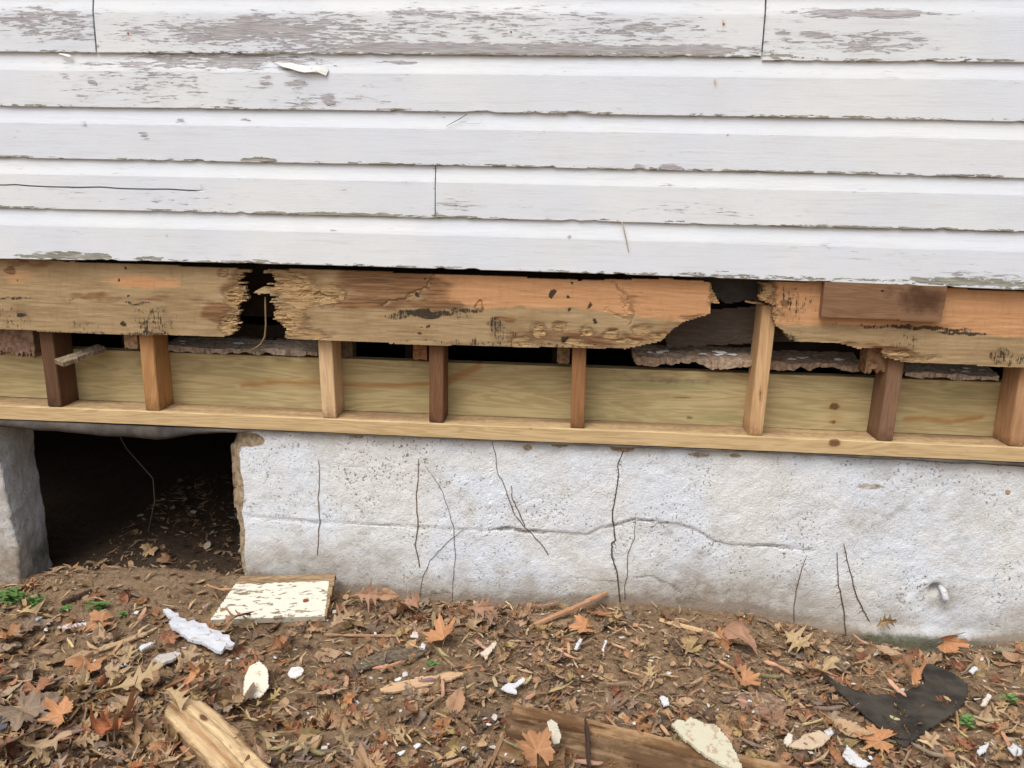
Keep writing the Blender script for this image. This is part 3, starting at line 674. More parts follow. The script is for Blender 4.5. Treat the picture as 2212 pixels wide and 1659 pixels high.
# ------------------------------------------------------------------ old stub ends and rotten pieces behind
def stub(px0, px1, pz0, pz1, y, c, lab, dep=.04, rag=.006, sd=1):
    x0, zt = W(px0, pz0, y); x1, zb = W(px1, pz1, y); zt += .05
    o = sheet('stud_stub', lambda u, v: v > zb+rag*(vn(u*260, v*0+sd, sd)-.3), x0, x1, zb-.006, zt, .0025, .003, PXZ, dep, lambda u, v: -y+.0015*fbm(u*80, v*80+sd, 3, sd), M_ROT, jit=.2, color=c)
    tag(o, lab, 'stud stub', 'cut ends of old studs hanging behind the boards')
stub(267, 298, 722, 754, .012, (.40,.24,.13), 'small chewed pale stub left of the orange tan stud', sd=2)
stub(930-38, 922, 746, 778, .05, (.34,.15,.065), 'small orange brown stub left of the stained stud', sd=3)
stub(1204, 1230, 752, 787, .05, (.28,.17,.095), 'small brown stub left of the narrow brown stud', sd=4)
stub(-30, 76, 716, 768, .05, (.40,.25,.18), 'wide crumbling pinkish stub at the left edge of the frame', .05, .022, 5)
stub(1875, 1912, 750, 806, .02, (.30,.155,.08), 'rotten splintered stub beside the grey brown stud', .05, .016, 6)
stub(733, 762, 745, 778, .10, (.17,.11,.075), 'dark wood scrap right of the pale fresh cut stud', .04, .005, 7)
# rotten subfloor ends lying on the rim joist (slabs in the xy plane)
def rotslab(pxa, pxb, ptop, pfront, yf, yb, th, c, lab, sd, paint=0, tilt=0., amp=.02):
    x0, zt = W(pxa, pfront, yf); x1, zt2 = W(pxb, pfront, yf)
    z = max(W(pxa, pfront, yf)[1], .6665+th)
    def mask(u, v): return v > yf+amp*(fbm(u*28, v*0+sd, 4, sd)+.2)+.03*sstep(.01, 0, u-x0)+.03*sstep(.01, 0, x1-u)
    hf = lambda u, v: z+.003*fbm(u*40, v*40, 4, sd)+tilt*(v-yf)+.003*np.round(vn(u*20, v*110, sd)*3)/3
    o = sheet('rotten_board', mask, x0, x1, yf-amp, yb, .0035, .0035, PXY, th, hf, M_ROT, jit=.25, color=c, back=lambda u, v: hf(u, v)-th*(.75+.7*np.clip(fbm(u*24, v*10+sd, 3, sd+4), -.6, 1)*(v < yf+.03)))
    tag(o, lab, 'rotten board', 'rotten floor board ends on the rim joist')
    for i in range(paint):
        u = random.uniform(x0+.03, x1-.03); v = random.uniform(yf+.02, yf+.05)
        n = random.randint(6, 9); r = random.uniform(.004, .011)
        cx, cy = u, v; ph = random.random()*6
        poly = [(cx+r*1.7*math.cos(q)*random.uniform(.6, 1), cy+r*.8*math.sin(q)*random.uniform(.6, 1)) for q in np.linspace(0, 6.28, n)[:-1]]
        V = [(a, b, float(hf(np.array([a]), np.array([b]))[0])+.0035+tt) for tt in (0, .0012) for a, b in poly]; k = len(poly)
        Fs = [list(range(k))[::-1], [k+i2 for i2 in range(k)]]+[[i2, (i2+1) % k, k+(i2+1) % k, k+i2] for i2 in range(k)]
        oo = link('paint_flake', V, Fs, M_CHIP, color=(.85, .85, .85)); oo.parent = o; oo.matrix_parent_inverse = o.matrix_basis.inverted()
    return o
rotslab(1368, 1648, 745, 772, .060, .30, .022, (.50,.36,.26), 'crumbling grey brown board end with white paint flecks left of tall stud', 11, 9, .18)
rotslab(1650, 1868, 745, 785, .062, .30, .022, (.42,.29,.205), 'crumbling dark board end between tall stud and chewed stub', 12, 4, .18)
rotslab(1952, 2165, 780, 812, .066, .30, .018, (.62,.49,.39), 'pale frayed board end under the mildewed board at the right', 13, 4, .12)
rotslab(350, 690, 740, 757, .066, .30, .018, (.42,.33,.26), 'dark splintery board end behind the broken gap at the left', 14, 3, .12)
o = sheet('wood_wedge', lambda u, v: np.abs(v) < .022-.05*np.abs(u-.06)*0+.002*fbm(u*90, v*40, 3, 1), 0, .12, -.03, .03, .003, .003, PXY, .012, lambda u, v: .002*fbm(u*20, v*200, 3, 1), M_ROT, color=(.27, .20, .135))
xw, zw = W(176, 771, .02); o.location = (xw, .02, zw-.002); o.rotation_euler = (R(5), R(-13), R(58))
tag(o, 'grey splintered wood wedge poking out beside the dark left stud', 'wood scrap')
# thick dark planks deep in the broken gap
for i, (pts, y, c, lab) in enumerate([([(1500,596),(1700,600),(1700,640),(1655,652),(1610,648),(1570,655),(1545,640),(1500,640)], .05, (.075,.07,.068), 'rough black tarred remnant at the top of the big broken gap'),
        ([(1440,700),(1545,668),(1640,662),(1760,690),(1760,735),(1440,750)], .085, (.10,.08,.066), 'dark grey sloping board low in the big broken gap')]):
    PP = [W(a, b, y) for a, b in pts]; us = [p[0] for p in PP]; vs = [p[1] for p in PP]
    o = sheet('dark_board', lambda u, v: inpoly(u+.003*fbm(u*60, v*60, 3, 4), v+.004*fbm(u*45, v*60, 3, 8), PP), min(us), max(us), min(vs), max(vs), .0035, .0035, PXZ, .012, lambda u, v: -y+.003*fbm(u*25, v*70+i, 4, 2)+.004*np.round(vn(u*30, v*50, 6)*3)/3, M_PLANK, color=c)
    tag(o, lab, 'board')
# hanging root in the left gap
pts = [(577,640),(576,670),(575,700),(571,728),(560,745),(545,755),(528,762),(508,764)]
PW = [(*[W(a, b, .01)[0]], -.004+.006*i, W(a, b, .01)[1]) for i, (a, b) in enumerate(pts)]
tag(tube('hanging_root', PW, .0024, M_VINE, color=(.30, .20, .11)), 'tan cord-like root curving down in the left broken gap', 'root')

# ------------------------------------------------------------------ SILL MEMBRANE
def membrane():
    px = [-300, 0, 100, 200, 265, 340, 420, 470, 560, 800, 1200, 1700, 2212, 2600]
    low = [918, 922, 930, 939, 943, 950, 938, 936, 931, 937, 960, 980, 1008, 1024]
    xs = np.linspace(-2.15, 1.7, 700); V = []
    XX = [W(a, b, 0)[0] for a, b in zip(px, low)]; ZZ = [W(a, b, 0)[1] for a, b in zip(px, low)]
    lz = np.minimum(np.interp(xs, XX, ZZ), PZ0-.0045)+.0008*fbm(xs*40, xs*0, 3, 1)
    for x, z in zip(xs, lz):
        wv = .002*math.sin(x*31)+.0015*math.sin(x*67+1)
        for (y, t) in ((.13, 0), (.05, .15), (.002, .1), (-.005, .35), (-.006+wv, .7), (-.001+wv*1.5, 1.)):
            V.append((x, y, (PZ0-.0015)+(z-PZ0+.0015)*t))
        for (y, t) in ((.002+wv*1.5, 1.), (-.002+wv, .72), (.006, .4), (.13, .3)):
            V.append((x, y+.002, (PZ0-.0015)+(z-PZ0+.0015)*t-.0006))
    m = 10; idx = np.arange(len(V)).reshape(len(xs), m); nx = np.roll(idx, -1, 1)
    F = np.stack([idx[:-1], idx[1:], nx[1:], nx[:-1]], -1).reshape(-1, 4)
    o = link('sill_membrane', V, F, M_FELT, centre=True, color=(.055, .05, .048), smooth=True)
    tag(o, 'sagging black felt strip between sill plate and foundation', 'membrane')
membrane()

# ------------------------------------------------------------------ SIDING
SYF = -.046   # face plane
house = empty('siding', (0, SYF, W(1106, 585, SYF)[1]))
tag(house, 'white painted clapboard siding with peeling paint on the house wall', 'siding')
def zmean(L): return float(np.mean([W(a, b, SYF)[1] for a, b in L]))
rows = [zmean([(0,559),(1106,585),(2212,625)]), zmean([(0,449),(1106,474),(2212,502)]), zmean([(0,341),(1106,360),(2212,385)]), zmean([(0,229),(1106,244),(2212,262)]), zmean([(0,112),(1106,120)])]
rows += [rows[-1]+.131+.004, rows[-1]+.131*2]
XL, XR = -2.3, 1.8
def mk_sag(L, z0):
    P = [W(a, b, SYF) for a, b in L]; c = np.polyfit([p[0] for p in P], [p[1]-z0 for p in P], 2)
    return lambda x: np.clip(np.polyval(c, x), -.012, .012)
SAG = [mk_sag([(0,559),(1106,585),(2212,627)], rows[0]), mk_sag([(0,449),(1106,475),(2212,502)], rows[1]), mk_sag([(0,341),(1106,361),(2212,385)], rows[2]), mk_sag([(0,229),(1106,244),(2212,263)], rows[3]), mk_sag([(0,112),(600,116),(1106,121),(1640,124)], rows[4])]
j1, j2, j3 = W(204, 60, SYF)[0], W(1650, 60, SYF)[0], W(940, 415, SYF)[0]
WEAR = {0: [(360,512,5,6,.9),(60,550,120,9,0),(720,497,10,3,.8),(850,498,60,2,.7),(1230,513,5,4,.9),(1800,545,200,20,.25),(2080,600,90,14,.5)],
 1: [(0,405,200,4,.3),(1440,400,25,3,1),(350,440,30,6,.5),(400,435,300,20,.25),(1000,440,60,14,.45),(1400,455,300,10,.35)],
 2: [(312,292,9,6,.9),(180,268,9,6,.7),(390,260,16,4,.9),(530,260,14,3,.7),(1445,361,22,6,.9),(1000,270,250,60,.1),(1380,365,12,8,.9)],
 3: [(420,125,120,14,.6),(200,178,10,8,.9),(140,165,14,6,.7),(430,198,14,7,.8),(420,170,10,4,.9),(500,165,260,34,.35),(380,140,330,9,.6),(575,176,22,9,.85),(640,185,26,9,.85),(710,212,18,14,.95),(735,216,10,5,.95),(340,180,240,40,.40),(560,130,120,12,.75),(850,135,70,5,.8),(700,210,160,20,.35),(1450,262,22,6,.9),(1440,258,26,6,.7),(1010,160,900,20,.15)],
 4: [(650,70,460,40,.60),(1200,60,430,40,.55),(1100,105,560,14,.95),(560,50,80,20,.9),(500,66,80,14,.8),(100,50,140,40,.50),(1440,105,200,10,.95),(1760,73,26,10,1.),(1690,70,16,6,.9),(1890,28,160,8,.95),(1900,75,90,4,.7),(1850,95,200,18,.5),(1990,60,180,20,.2),(1000,30,500,8,.5)],
 5: [(1100,0,900,30,.4)], 6: []}
OLIVE = {0: [(100,549,80,9,1),(170,548,90,11,1.),(330,556,60,6,.7),(560,562,40,5,.8),(900,570,300,6,.3),(1500,585,120,6,.6),(1800,598,300,7,.7),(2100,603,160,13,.9),(1100,580,1300,5,.35)],
 1: [(740,460,140,6,1),(600,458,60,7,.9),(830,462,80,7,.8),(1000,467,60,7,.8),(1400,474,300,5,.5),(1900,490,300,5,.8),(2130,496,100,6,.8),(950,462,20,14,.8),(1300,478,60,4,.6)],
 2: [(560,342,45,6,1.),(840,353,60,7,1),(1130,358,90,5,.7),(1650,369,120,6,.9),(1300,360,200,4,.4),(2100,378,90,6,.8),(1500,366,400,4,.5)],
 3: [(550,237,300,3,.7),(1700,250,120,7,.7),(1550,255,120,4,.7),(1250,247,300,3,.4),(2000,255,200,3,.6),(740,238,200,3,.5)],
 4: [(1450,118,300,4,.8),(1680,100,20,30,.6),(2100,126,100,5,.8),(1000,115,300,3,.6),(250,20,90,6,.2)], 5: [], 6: []}
NAILS = [(277,72),(1104,69),(1563,52),(1880,555),(1545,180)]
def clap(ri, x0, x1, dz=0., lab=None, name='clapboard'):
    zb = rows[ri]+dz; top = rows[min(ri+1, 6)] if ri < 6 else rows[6]+.13
    sag = lambda x: SAG[min(ri, 4)](x)
    sag2 = lambda x: SAG[min(ri+1, 4)](x)
    e = top-zb
    crack = (ri == 1 and x0 < -1)
    # (z from bottom, y offset back from the face, chip weight)
    prof = [(.0, .019, 1), (.0, .006, 1), (.0, .0015, 1), (.0015, 0., 1), (.005, 0, .5), (.010, 0, 0), (.018, 0, 0), (.03, 0, 0), (.045, 0, 0), (.058, 0, 0), (.072, 0, 0), (.084, 0, 0), (e-.046, 0, 0), (e-.042, .0004, 0), (e-.037, .0013, 0), (e-.031, .0026, 0), (e-.024, .0042, 0), (e-.015, .0058, 0), (e-.006, .0068, 0), (e+.004, .0075, 0), (e+.012, .0075, 0), (e+.012, .019, 0)]
    if crack: prof = prof[:9]+[(.0595, 0, -1), (.0608, .005, -1), (.0621, .005, -1), (.0634, 0, -1)]+prof[10:]
    n = max(40, int((x1-x0)/.0045)); xs = np.linspace(x0, x1, n); V = np.zeros((n, len(prof), 3)); at = np.zeros((n, len(prof), 4))
    wob = .0010*fbm(xs*3+ri*7, xs*0, 3, ri)+.0005*fbm(xs*16+ri*7, xs*0, 3, 20+ri)
    chip = np.clip(fbm(xs*28+ri*5, xs*0, 4, 40+ri)-.22, 0, 1)*.008
    zc = W(225, 405, SYF)[1]-zb
    cw = .004*fbm(xs*9, xs*0, 3, 61)+np.interp(xs, [W(0, 399, SYF)[0], W(230, 404, SYF)[0], W(455, 414, SYF)[0]], [W(0, 399, SYF)[1], W(230, 404, SYF)[1], W(455, 414, SYF)[1]])-zb-.0612
    cend = sstep(W(462, 414)[0], W(430, 414)[0], xs)
    for k, (pz, py, cwt) in enumerate(prof):
        z = zb+pz+sag(xs)*(1-pz/e)+sag2(xs)*(pz/e)+wob*(1-pz/(e+.02))+(chip*max(cwt, 0) if cwt > 0 else 0)
        yy = SYF+py+.0010*fbm(xs*2.2, xs*0+ri, 2, 70+ri)+.0004*fbm(xs*30, xs*0+pz*40, 2, 71)
        if cwt == -1:
            z = z+cw; yy = yy-(py*(1-cend) if py else 0)
        V[:, k, 0] = xs; V[:, k, 1] = yy; V[:, k, 2] = z
    Xa, Za = V[..., 0], V[..., 2]
    wr = blobs(Xa, Za, WEAR[ri], SYF, .7); ol = blobs(Xa, Za, [(a, b+ry*.45, rx, max(3, ry*.8), st_*1.05) for a, b, rx, ry, st_ in OLIVE[ri]], SYF, .5)
    rs = sum((np.exp(-((Xa-W(a, b, SYF)[0])**2+(Za-W(a, b, SYF)[1])**2)/.000012) for a, b in NAILS), np.zeros(Xa.shape))
    at[..., 0] = np.clip(wr+.20+.20*fbm(Xa*3+ri*9, Za*20, 3, 90+ri), 0, 1.2); at[..., 1] = np.clip(ol, 0, 1.2); at[..., 2] = np.clip(rs, 0, 1)
    if crack:
        for k, p_ in enumerate(prof):
            if p_[2] == -1 and p_[1] > 0: at[:, k, 3] = .8*cend
    at[:, :3, 1] = np.maximum(at[:, :3, 1], .55); at[:, 3:5, 1] = np.maximum(at[:, 3:5, 1], (.55+.35*fbm(xs*5, xs*0, 3, 33+ri))[:, None])
    # bare end grain next to joints
    for xe in (x0, x1):
        if abs(xe) < 1.75: at[..., 0] = np.maximum(at[..., 0], .55*np.exp(-((Xa-xe)/.012)**2))
    m = len(prof); idx = np.arange(n*m).reshape(n, m); nx = np.roll(idx, -1, 1)
    F = np.stack([idx[:-1], idx[1:], nx[1:], nx[:-1]], -1).reshape(-1, 4).tolist()
    F += [idx[0].tolist()[::-1], idx[-1].tolist()]
    F = [f[::-1] for f in F]
    me_v = V.reshape(-1, 3)
    off = np.array([(x0+x1)/2, SYF, zb]); o = link(name, me_v-off, F, MS, house, {'m': at.reshape(-1, 4)})
    o.location = Vector(off)-house.location
    if lab: o['label'] = lab
    o.data.polygons.foreach_set('use_smooth', [True]*len(o.data.polygons)); o.data.set_sharp_from_angle(angle=R(28))
    return o
gp = .0012
clap(0, XL, XR); clap(1, XL, j3-gp, lab='clapboard with a long horizontal split at its left'); clap(1, j3+gp, XR); clap(2, XL, XR); clap(3, XL, XR)
clap(4, XL, j1-.0022); clap(4, j1+.0022, j2-gp, lab='heavily peeled clapboard between two joints'); clap(4, j2+.0025, XR, -.0065, lab='clapboard dropped a little lower than its neighbour')
clap(5, XL, XR); clap(6, XL, XR)
# nail heads (parts), split joints, curled flakes
for a, b in NAILS[:3]:
    x, z = W(a, b, SYF)
    V = [(x+.0022*math.cos(t), SYF-.0014, z+.0022*math.sin(t)) for t in np.linspace(0, 6.28, 9)[:-1]]+[(x, SYF-.0022, z)]
    o = link('nail_head', V, [[i, (i+1) % 8, 8] for i in range(8)], M_ROT, color=(.25, .09, .03)); o.parent = house; o.location = -house.location
def flake(pts, lift, color=(.64, .63, .61), name='paint_flake'):
    """curled flake of paint: strip along pts (px) with width profile"""
    V = []; n = len(pts)
    for i, (a, b, wd) in enumerate(pts):
        x, z = W(a, b, SYF); k = math.sin(math.pi*i/(n-1))
        for s, yo in ((0, 0), (.5, .55), (1, 1)):
            V.append((x, SYF-.0008-lift*yo*(.3+k)-.001*random.random(), z-wd*.00118*s))
    F = [[i*3+j, i*3+j+1, (i+1)*3+j+1, (i+1)*3+j] for i in range(n-1) for j in range(2)]
    o = link(name, V, F, M_CHIP, color=color); md = o.modifiers.new('thickness', 'SOLIDIFY'); md.thickness = .0012
    o.parent = house; o.location = -house.location; return o
flake([(596,134,2),(612,136,8),(630,136,12),(646,139,14),(660,142,14),(676,143,12),(690,144,12),(705,146,16),(710,150,3)], .008)
flake([(128,115,2),(140,116,4),(150,118,5),(156,121,2)], .003)
# dry grass blade and twig hanging on the siding
PW = [(W(a, b, SYF)[0], SYF-.003-.001*i, W(a, b, SYF)[1]) for i, (a, b) in enumerate([(1343,478),(1348,497),(1352,515),(1355,530),(1358,545)])]
tag(tube('grass_blade', PW, [.0014, .0016, .0014, .001, .0005], M_VINE, color=(.42, .36, .24)), 'dry grass blade hanging from the lowest clapboard lap', 'grass blade')
PW = [(W(a, b, SYF)[0], SYF-.003, W(a, b, SYF)[1]) for i, (a, b) in enumerate([(1009,247),(995,256),(980,264),(964,273)])]
tag(tube('twig', PW, [.0008, .0009, .0008, .0004], M_VINE, color=(.10, .08, .06)), 'tiny dark twig stuck on the third clapboard from the bottom', 'twig')

# ------------------------------------------------------------------ HERO THINGS ON THE GROUND
def gpoly(name, P, dz, th, mat, color, lab, cat, h=None, cell=.004, drape=.5, attr=None, group=None, edge=.0015, tilt=(0, 0)):
    Q = [G(a, b, dz)[:2] for a, b in P]; us = [q[0] for q in Q]; vs = [q[1] for q in Q]
    cx, cy = sum(us)/len(us), sum(vs)/len(vs); gc = max(gz(a, b) for a, b in Q+[(cx, cy)])
    hf = lambda u, v: (gz0(u, v)*drape+gc*(1-drape))+dz+(h(u-cx, v-cy) if h else 0)+tilt[0]*(u-cx)+tilt[1]*(v-cy)
    o = sheet(name, lambda u, v: inpoly(u+edge*fbm(u*80, v*80, 3, 4), v+edge*fbm(u*80, v*80, 3, 8), Q), min(us), max(us), min(vs), max(vs), cell, cell, PXY, th, hf, mat, attr, jit=.3, color=color, smooth=False)
    if lab: tag(o, lab, cat, group)
    return o
# white painted board leaning against the foundation
def leaning():
    bl, br = G(455, 1347), G(708, 1345)
    L = math.hypot(br[0]-bl[0], br[1]-bl[1]); L = br[0]-bl[0]
    # slope: bottom edge on the ground, top edge against the wall
    yb = min(bl[1], br[1]); Wd = .15; y0 = (bl[1]+br[1])/2
    ang = math.acos(min(.98, (FY-.012-y0)/Wd)) if (FY-y0) < Wd else .35
    def at(u, v):
        rust = np.exp(-((u-L*.80)/.010)**2-((v-.055)/.007)**2)
        return np.stack([(1-sstep(.022, .028, Wd-v+.004*fbm(u*90, v*20, 3, 6)))*.9+(.6*(u > L-.004)), rust, 0*u, 0*u], -1)
    P = lambda u, v, h: np.stack([u-L/2, v, h], -1)
    sk = .04
    o = sheet('painted_board', lambda u, v: (u > sk*v/Wd*1.2+.001*fbm(v*100, v*0, 2, 1)) & (u < L+.012*v/Wd), 0, L+.013, 0, Wd, .003, .003, P, .019, lambda u, v: .0195+.0006*fbm(u*20, v*60, 3, 2), M_WB, at, jit=.1, centre=False)
    o.location = ((bl[0]+br[0])/2, y0, max(bl[2], br[2])-.004); o.rotation_euler = (ang, 0, math.atan2(br[1]-bl[1], br[0]-bl[0]))
    tag(o, 'cream painted board with rust spot leaning on the foundation corner', 'board')
leaning()
lin = lambda u, v, a=1.: .0015*fbm(u*30, v*30, 3, 3)*a
gpoly('roofing_felt', [(1777,1457),(1785,1458),(1803,1477),(1838,1489),(1888,1503),(1926,1503),(1997,1482),(1993,1466),(1983,1449),(2011,1448),(2050,1462),(2088,1482),(2088,1508),(2064,1540),(2004,1578),(1962,1610),(1948,1611),(1916,1589),(1863,1543),(1832,1515),(1807,1494)],
  .018, .003, M_FELT, (.022, .021, .021), 'torn scrap of black roofing felt lying at the lower right', 'roofing felt', lambda u, v: .006*fbm(u*14, v*14, 3, 3)+.02*np.clip(v-.03, 0, 1), .004, .5)
gpoly('plaster_shard', [(1450,1575),(1462,1567),(1480,1569),(1490,1562),(1522,1572),(1545,1574),(1575,1600),(1592,1625),(1603,1640),(1602,1652),(1560,1642),(1520,1625),(1478,1600)],
  .045, .006, M_CHIP, (.53, .49, .37), 'large cream plaster shard resting against the lying beam', 'plaster shard', lin, .003, .2, tilt=(-.05, .25))
def beam():
    c = []
    a = G(1085, 1545, .035); b = G(1660, 1672, .035); L = math.hypot(b[0]-a[0], b[1]-a[1])*1.15; ang = math.atan2(b[1]-a[1], b[0]-a[0])
    def mk(nm, v0, v1, th, topz, col, sd, par):
        o = sheet(nm, lambda u, v: (u > .012*vn(v*90, v*0, sd)+.012*(v < (v0+v1)/2)) & (v > v0+.002*fbm(u*30, u*0, 3, sd)) & (v < v1+.003*fbm(u*25, u*0, 3, sd+5)), 0, L, v0-.003, v1+.004, .004, .0035, PXY, th, lambda u, v: topz+.0025*fbm(u*8, v*90, 4, sd), M_PLANK, lambda u, v: A4(u.shape, .9*sstep(.25, .6, fbm(u*7+sd, v*55, 3, sd+9)), 0, .65+.6*fbm(u*9, v*40, 3, sd), 0), par, jit=.2, centre=False, color=col)
        return o
    e = empty('old_beam', (a[0], a[1], gz(a[0], a[1])-.006)); e.rotation_euler = (0, R(1.5), ang)
    mk('heart_piece', -.045, .012, .03, .036, (.34, .23, .135), 3, e); mk('split_slab', .0135, .05, .03, .041, (.42, .27, .145), 8, e)
    m = mk('lower_slab', -.105, -.047, .026, .024, (.46, .31, .175), 11, e)
    tag(e, 'weathered brown split beam lying at the bottom centre', 'beam')
beam()
def split_log():
    a = G(378, 1520, .03); b = G(560, 1690, .03); L = math.hypot(b[0]-a[0], b[1]-a[1])*1.1; ang = math.atan2(b[1]-a[1], b[0]-a[0])
    ctr = lambda u: .004*np.sin(u*14)
    mask = lambda u, v: (np.abs(v-ctr(u)) < .046*sstep(-.03, .05, u)+.004*fbm(u*30, v*0, 3, 3)) & (u > .02*vn(v*70, v*0, 2))
    hf = lambda u, v: .036-3.*(v-ctr(u))**2+.006*fbm(u*6, v*60, 4, 2)+.004*np.round(vn(u*5, v*60, 8)*3)/3-.004*sstep(.008, .0, np.abs(v-.008*np.sin(u*9)))
    o = sheet('split_log', mask, 0, L, -.055, .055, .004, .0035, PXY, .034, hf, M_PLANK, lambda u, v: np.stack([np.exp(-((u-.10)/.018)**2-((v-.015)/.008)**2)*1.2, 0*u, .35+.5*fbm(u*10, v*30, 3, 4)+.5*sstep(.032, .044, np.abs(v-ctr(u))), .7*np.exp(-((v+.012)/.007)**2)], -1), jit=.2, centre=False, color=(.66, .49, .29))
    o.location = (a[0], a[1], gz(a[0], a[1])+.0); o.rotation_euler = (0, R(1), ang)
    tag(o, 'pale split piece of firewood-like timber at the lower left', 'split timber')
split_log()
def stick(p, q, wd, th, col, lab, dz=.008, cat='wood splinter', mat=None, sd=1, lift=0.):
    a = G(*p, dz); b = G(*q, dz); L = math.hypot(b[0]-a[0], b[1]-a[1]); ang = math.atan2(b[1]-a[1], b[0]-a[0])
    za, zb = gz(a[0], a[1])+dz, gz(b[0], b[1])+dz+lift
    o = sheet('wood_strip', lambda u, v: np.abs(v-.003*fbm(u*9, u*0, 2, sd)) < wd/2*(sstep(-.01, .03, u)*sstep(-.01, .04, L-u)*.7+.3)*(1+.3*fbm(u*30, v*0, 3, sd)), 0, L, -wd*.8, wd*.8, .003, min(.003, wd/4), PXY, th, lambda u, v: .0015*fbm(u*10, v*200, 3, sd), mat or M_PLANK, jit=.2, centre=False, color=col)
    o.location = (a[0], a[1], za); o.rotation_euler = (random.uniform(-.2, .2), -math.atan2(zb-za, L), ang)
    tag(o, lab, cat, 'wood strips lying on the ground')
stick((1143,1352), (1312,1292), .014, .007, (.48,.27,.16), 'reddish orange split stick propped up at the foundation base', .02, lift=.02)
stick((1425,1336), (1632,1392), .017, .006, (.72,.52,.30), 'long flat yellow lath lying along the foundation base', .012, sd=3)
stick((700,1369), (858,1371), .007, .004, (.52,.33,.20), 'thin straight brown stick in front of the leaning board', .012, sd=4)
stick((822,1490), (1000,1455), .028, .005, (.62,.42,.26), 'broad light brown bark-like splinter near the ground centre', .012, sd=5)
stick((170,1420), (330,1362), .014, .005, (.52,.38,.24), 'long tan strip of straw-like wood behind the gray paint slivers', .010, sd=6)
stick((345,1490), (402,1463), .010, .006, (.42,.21,.11), 'short orange peg above the pale split timber', .016, sd=7)
stick((150,1400), (200,1300), .012, .01, (.07,.045,.03), 'dark twig like sliver beside the weeds', .010, sd=8) if False else stick((132,1300), (198,1272), .016, .008, (.085,.055,.04), 'dark weathered stick lying in front of the vent opening', .012, sd=8)
stick((625,1625), (750,1620), .009, .006, (.16,.12,.09), 'grey twig right of the pale split timber', .014, sd=9)
stick((1060,1650), (1090,1580), .008, .005, (.30,.19,.11), 'slim splinter crossing the left end of the old beam', .02, sd=12) 
stick((1275,1660), (1262,1568), .009, .006, (.055,.035,.025), 'dark stick standing over the lying beam', .03, sd=13, lift=.02)
stick((2060,1380), (2010,1440), .006, .004, (.36,.24,.14), 'bent light stick at the base of the wall on the right', .014, sd=14)
stick((930,1385), (985,1440), .006, .004, (.42,.30,.17), 'thin yellowish splinter beside the white curled chip', .012, sd=15)
# concrete-like slate pieces and bark plates
gpoly('bark_plate', [(758,1447),(770,1432),(800,1418),(838,1405),(880,1400),(925,1405),(900,1420),(850,1428),(800,1443),(770,1450)], .010, .005, M_ROT, (.13,.10,.075), 'flat grey bark plate right of the leaning board', 'bark', lin, .003)
gpoly('bark_plate', [(1125,1335),(1150,1325),(1230,1325),(1250,1340),(1225,1352),(1165,1352)], .012, .006, M_ROT, (.27,.17,.10), 'tan clod like bark plate under the reddish stick', 'bark', lin, .003)
gpoly('bark_plate', [(1590,1500),(1620,1492),(1670,1500),(1700,1520),(1690,1540),(1640,1545),(1600,1530)], .010, .006, M_ROT, (.30,.18,.13), 'pinkish brown bark plate left of the black felt', 'bark', lin, .003)
# white painted strip and flat pieces, left
def chip(P, c, lab, dz=.012, th=.003, edge=.002, cell=.0025, cat='paint chip', tilt=(0, 0), h=None, mat=None, nm='paint_chip'):
    return gpoly(nm, P, dz, th, mat or M_CHIP, c, lab, cat, h or (lambda u, v: .002*fbm(u*40, v*40, 3, 3)+3*(u*u)*.2), cell, .4, None, 'white paint chips on the ground', edge, tilt)
WH = (.60, .60, .61); CRM = (.58, .54, .43)
gpoly('painted_strip', [(352,1318),(362,1316),(372,1322),(384,1324),(388,1334),(400,1336),(406,1343),(420,1341),(430,1348),(446,1350),(452,1362),(470,1364),(480,1374),(494,1378),(498,1392),(508,1398),(500,1408),(486,1404),(478,1414),(462,1408),(450,1400),(436,1394),(420,1390),(404,1380),(392,1374),(382,1362),(370,1360),(366,1346),(372,1338),(360,1330)], .02, .008, M_CHIP, (.58,.59,.64), 'jagged white painted wood strip lying left of the leaning board', 'painted strip', lambda u, v: .006*fbm(u*25, v*25, 3, 3), .0022, .4, edge=.003)
chip([(300,1402),(304,1396),(326,1386),(332,1388),(318,1398),(303,1406)], WH, 'narrow white sliver left of the gray and white flat piece', .02, .005)
chip([(333,1425),(340,1417),(378,1408),(392,1412),(372,1425),(350,1432)], (.50,.47,.44), 'flat piece with white edge left of the jagged painted strip', .022, .007)
chip([(122,1360),(140,1352),(186,1344),(190,1350),(150,1358)], (.55,.56,.6), 'thin gray painted sliver near the left weeds', .016)
chip([(55,1352),(85,1330),(92,1333),(70,1350)], (.6,.62,.65), 'small gray white sliver right of the orange leaf at left', .014)
chip([(525,1495),(530,1465),(540,1450),(560,1440),(578,1455),(580,1485),(562,1500),(540,1502)], (.68,.62,.5), 'large pointed cream chip with brown veins near the split timber', .028, .003, tilt=(0, .3))
chip([(622,1455),(630,1442),(645,1440),(658,1447),(655,1456),(640,1464),(628,1462)], (.72,.66,.64), 'pinkish white crumpled chip right of the pointed cream chip', .024)
chip([(1182,1560),(1190,1554),(1203,1562),(1212,1590),(1210,1604),(1195,1606),(1188,1582)], CRM, 'cream chip lying on top of the old beam', .052, .003, cell=.002)
chip([(1082,1490),(1098,1476),(1110,1478),(1130,1463),(1134,1470),(1112,1487),(1118,1500),(1095,1497)], WH, 'forked white curled chip near the middle of the ground', .022)
chip([(1037,1412),(1055,1398),(1070,1383),(1072,1392),(1060,1408),(1050,1424)], (.62,.52,.42), 'long pale curled chip above the forked white chip', .022)
chip([(905,1300+100),(912,1388),(920,1392),(917,1402)], WH, 'white nick shaped chip beside the bark plate', .016)
chip([(886,1375),(893,1363),(902,1366),(903,1378)], (.62,.55,.48), 'whitish curled chip under the leaf pile', .02)
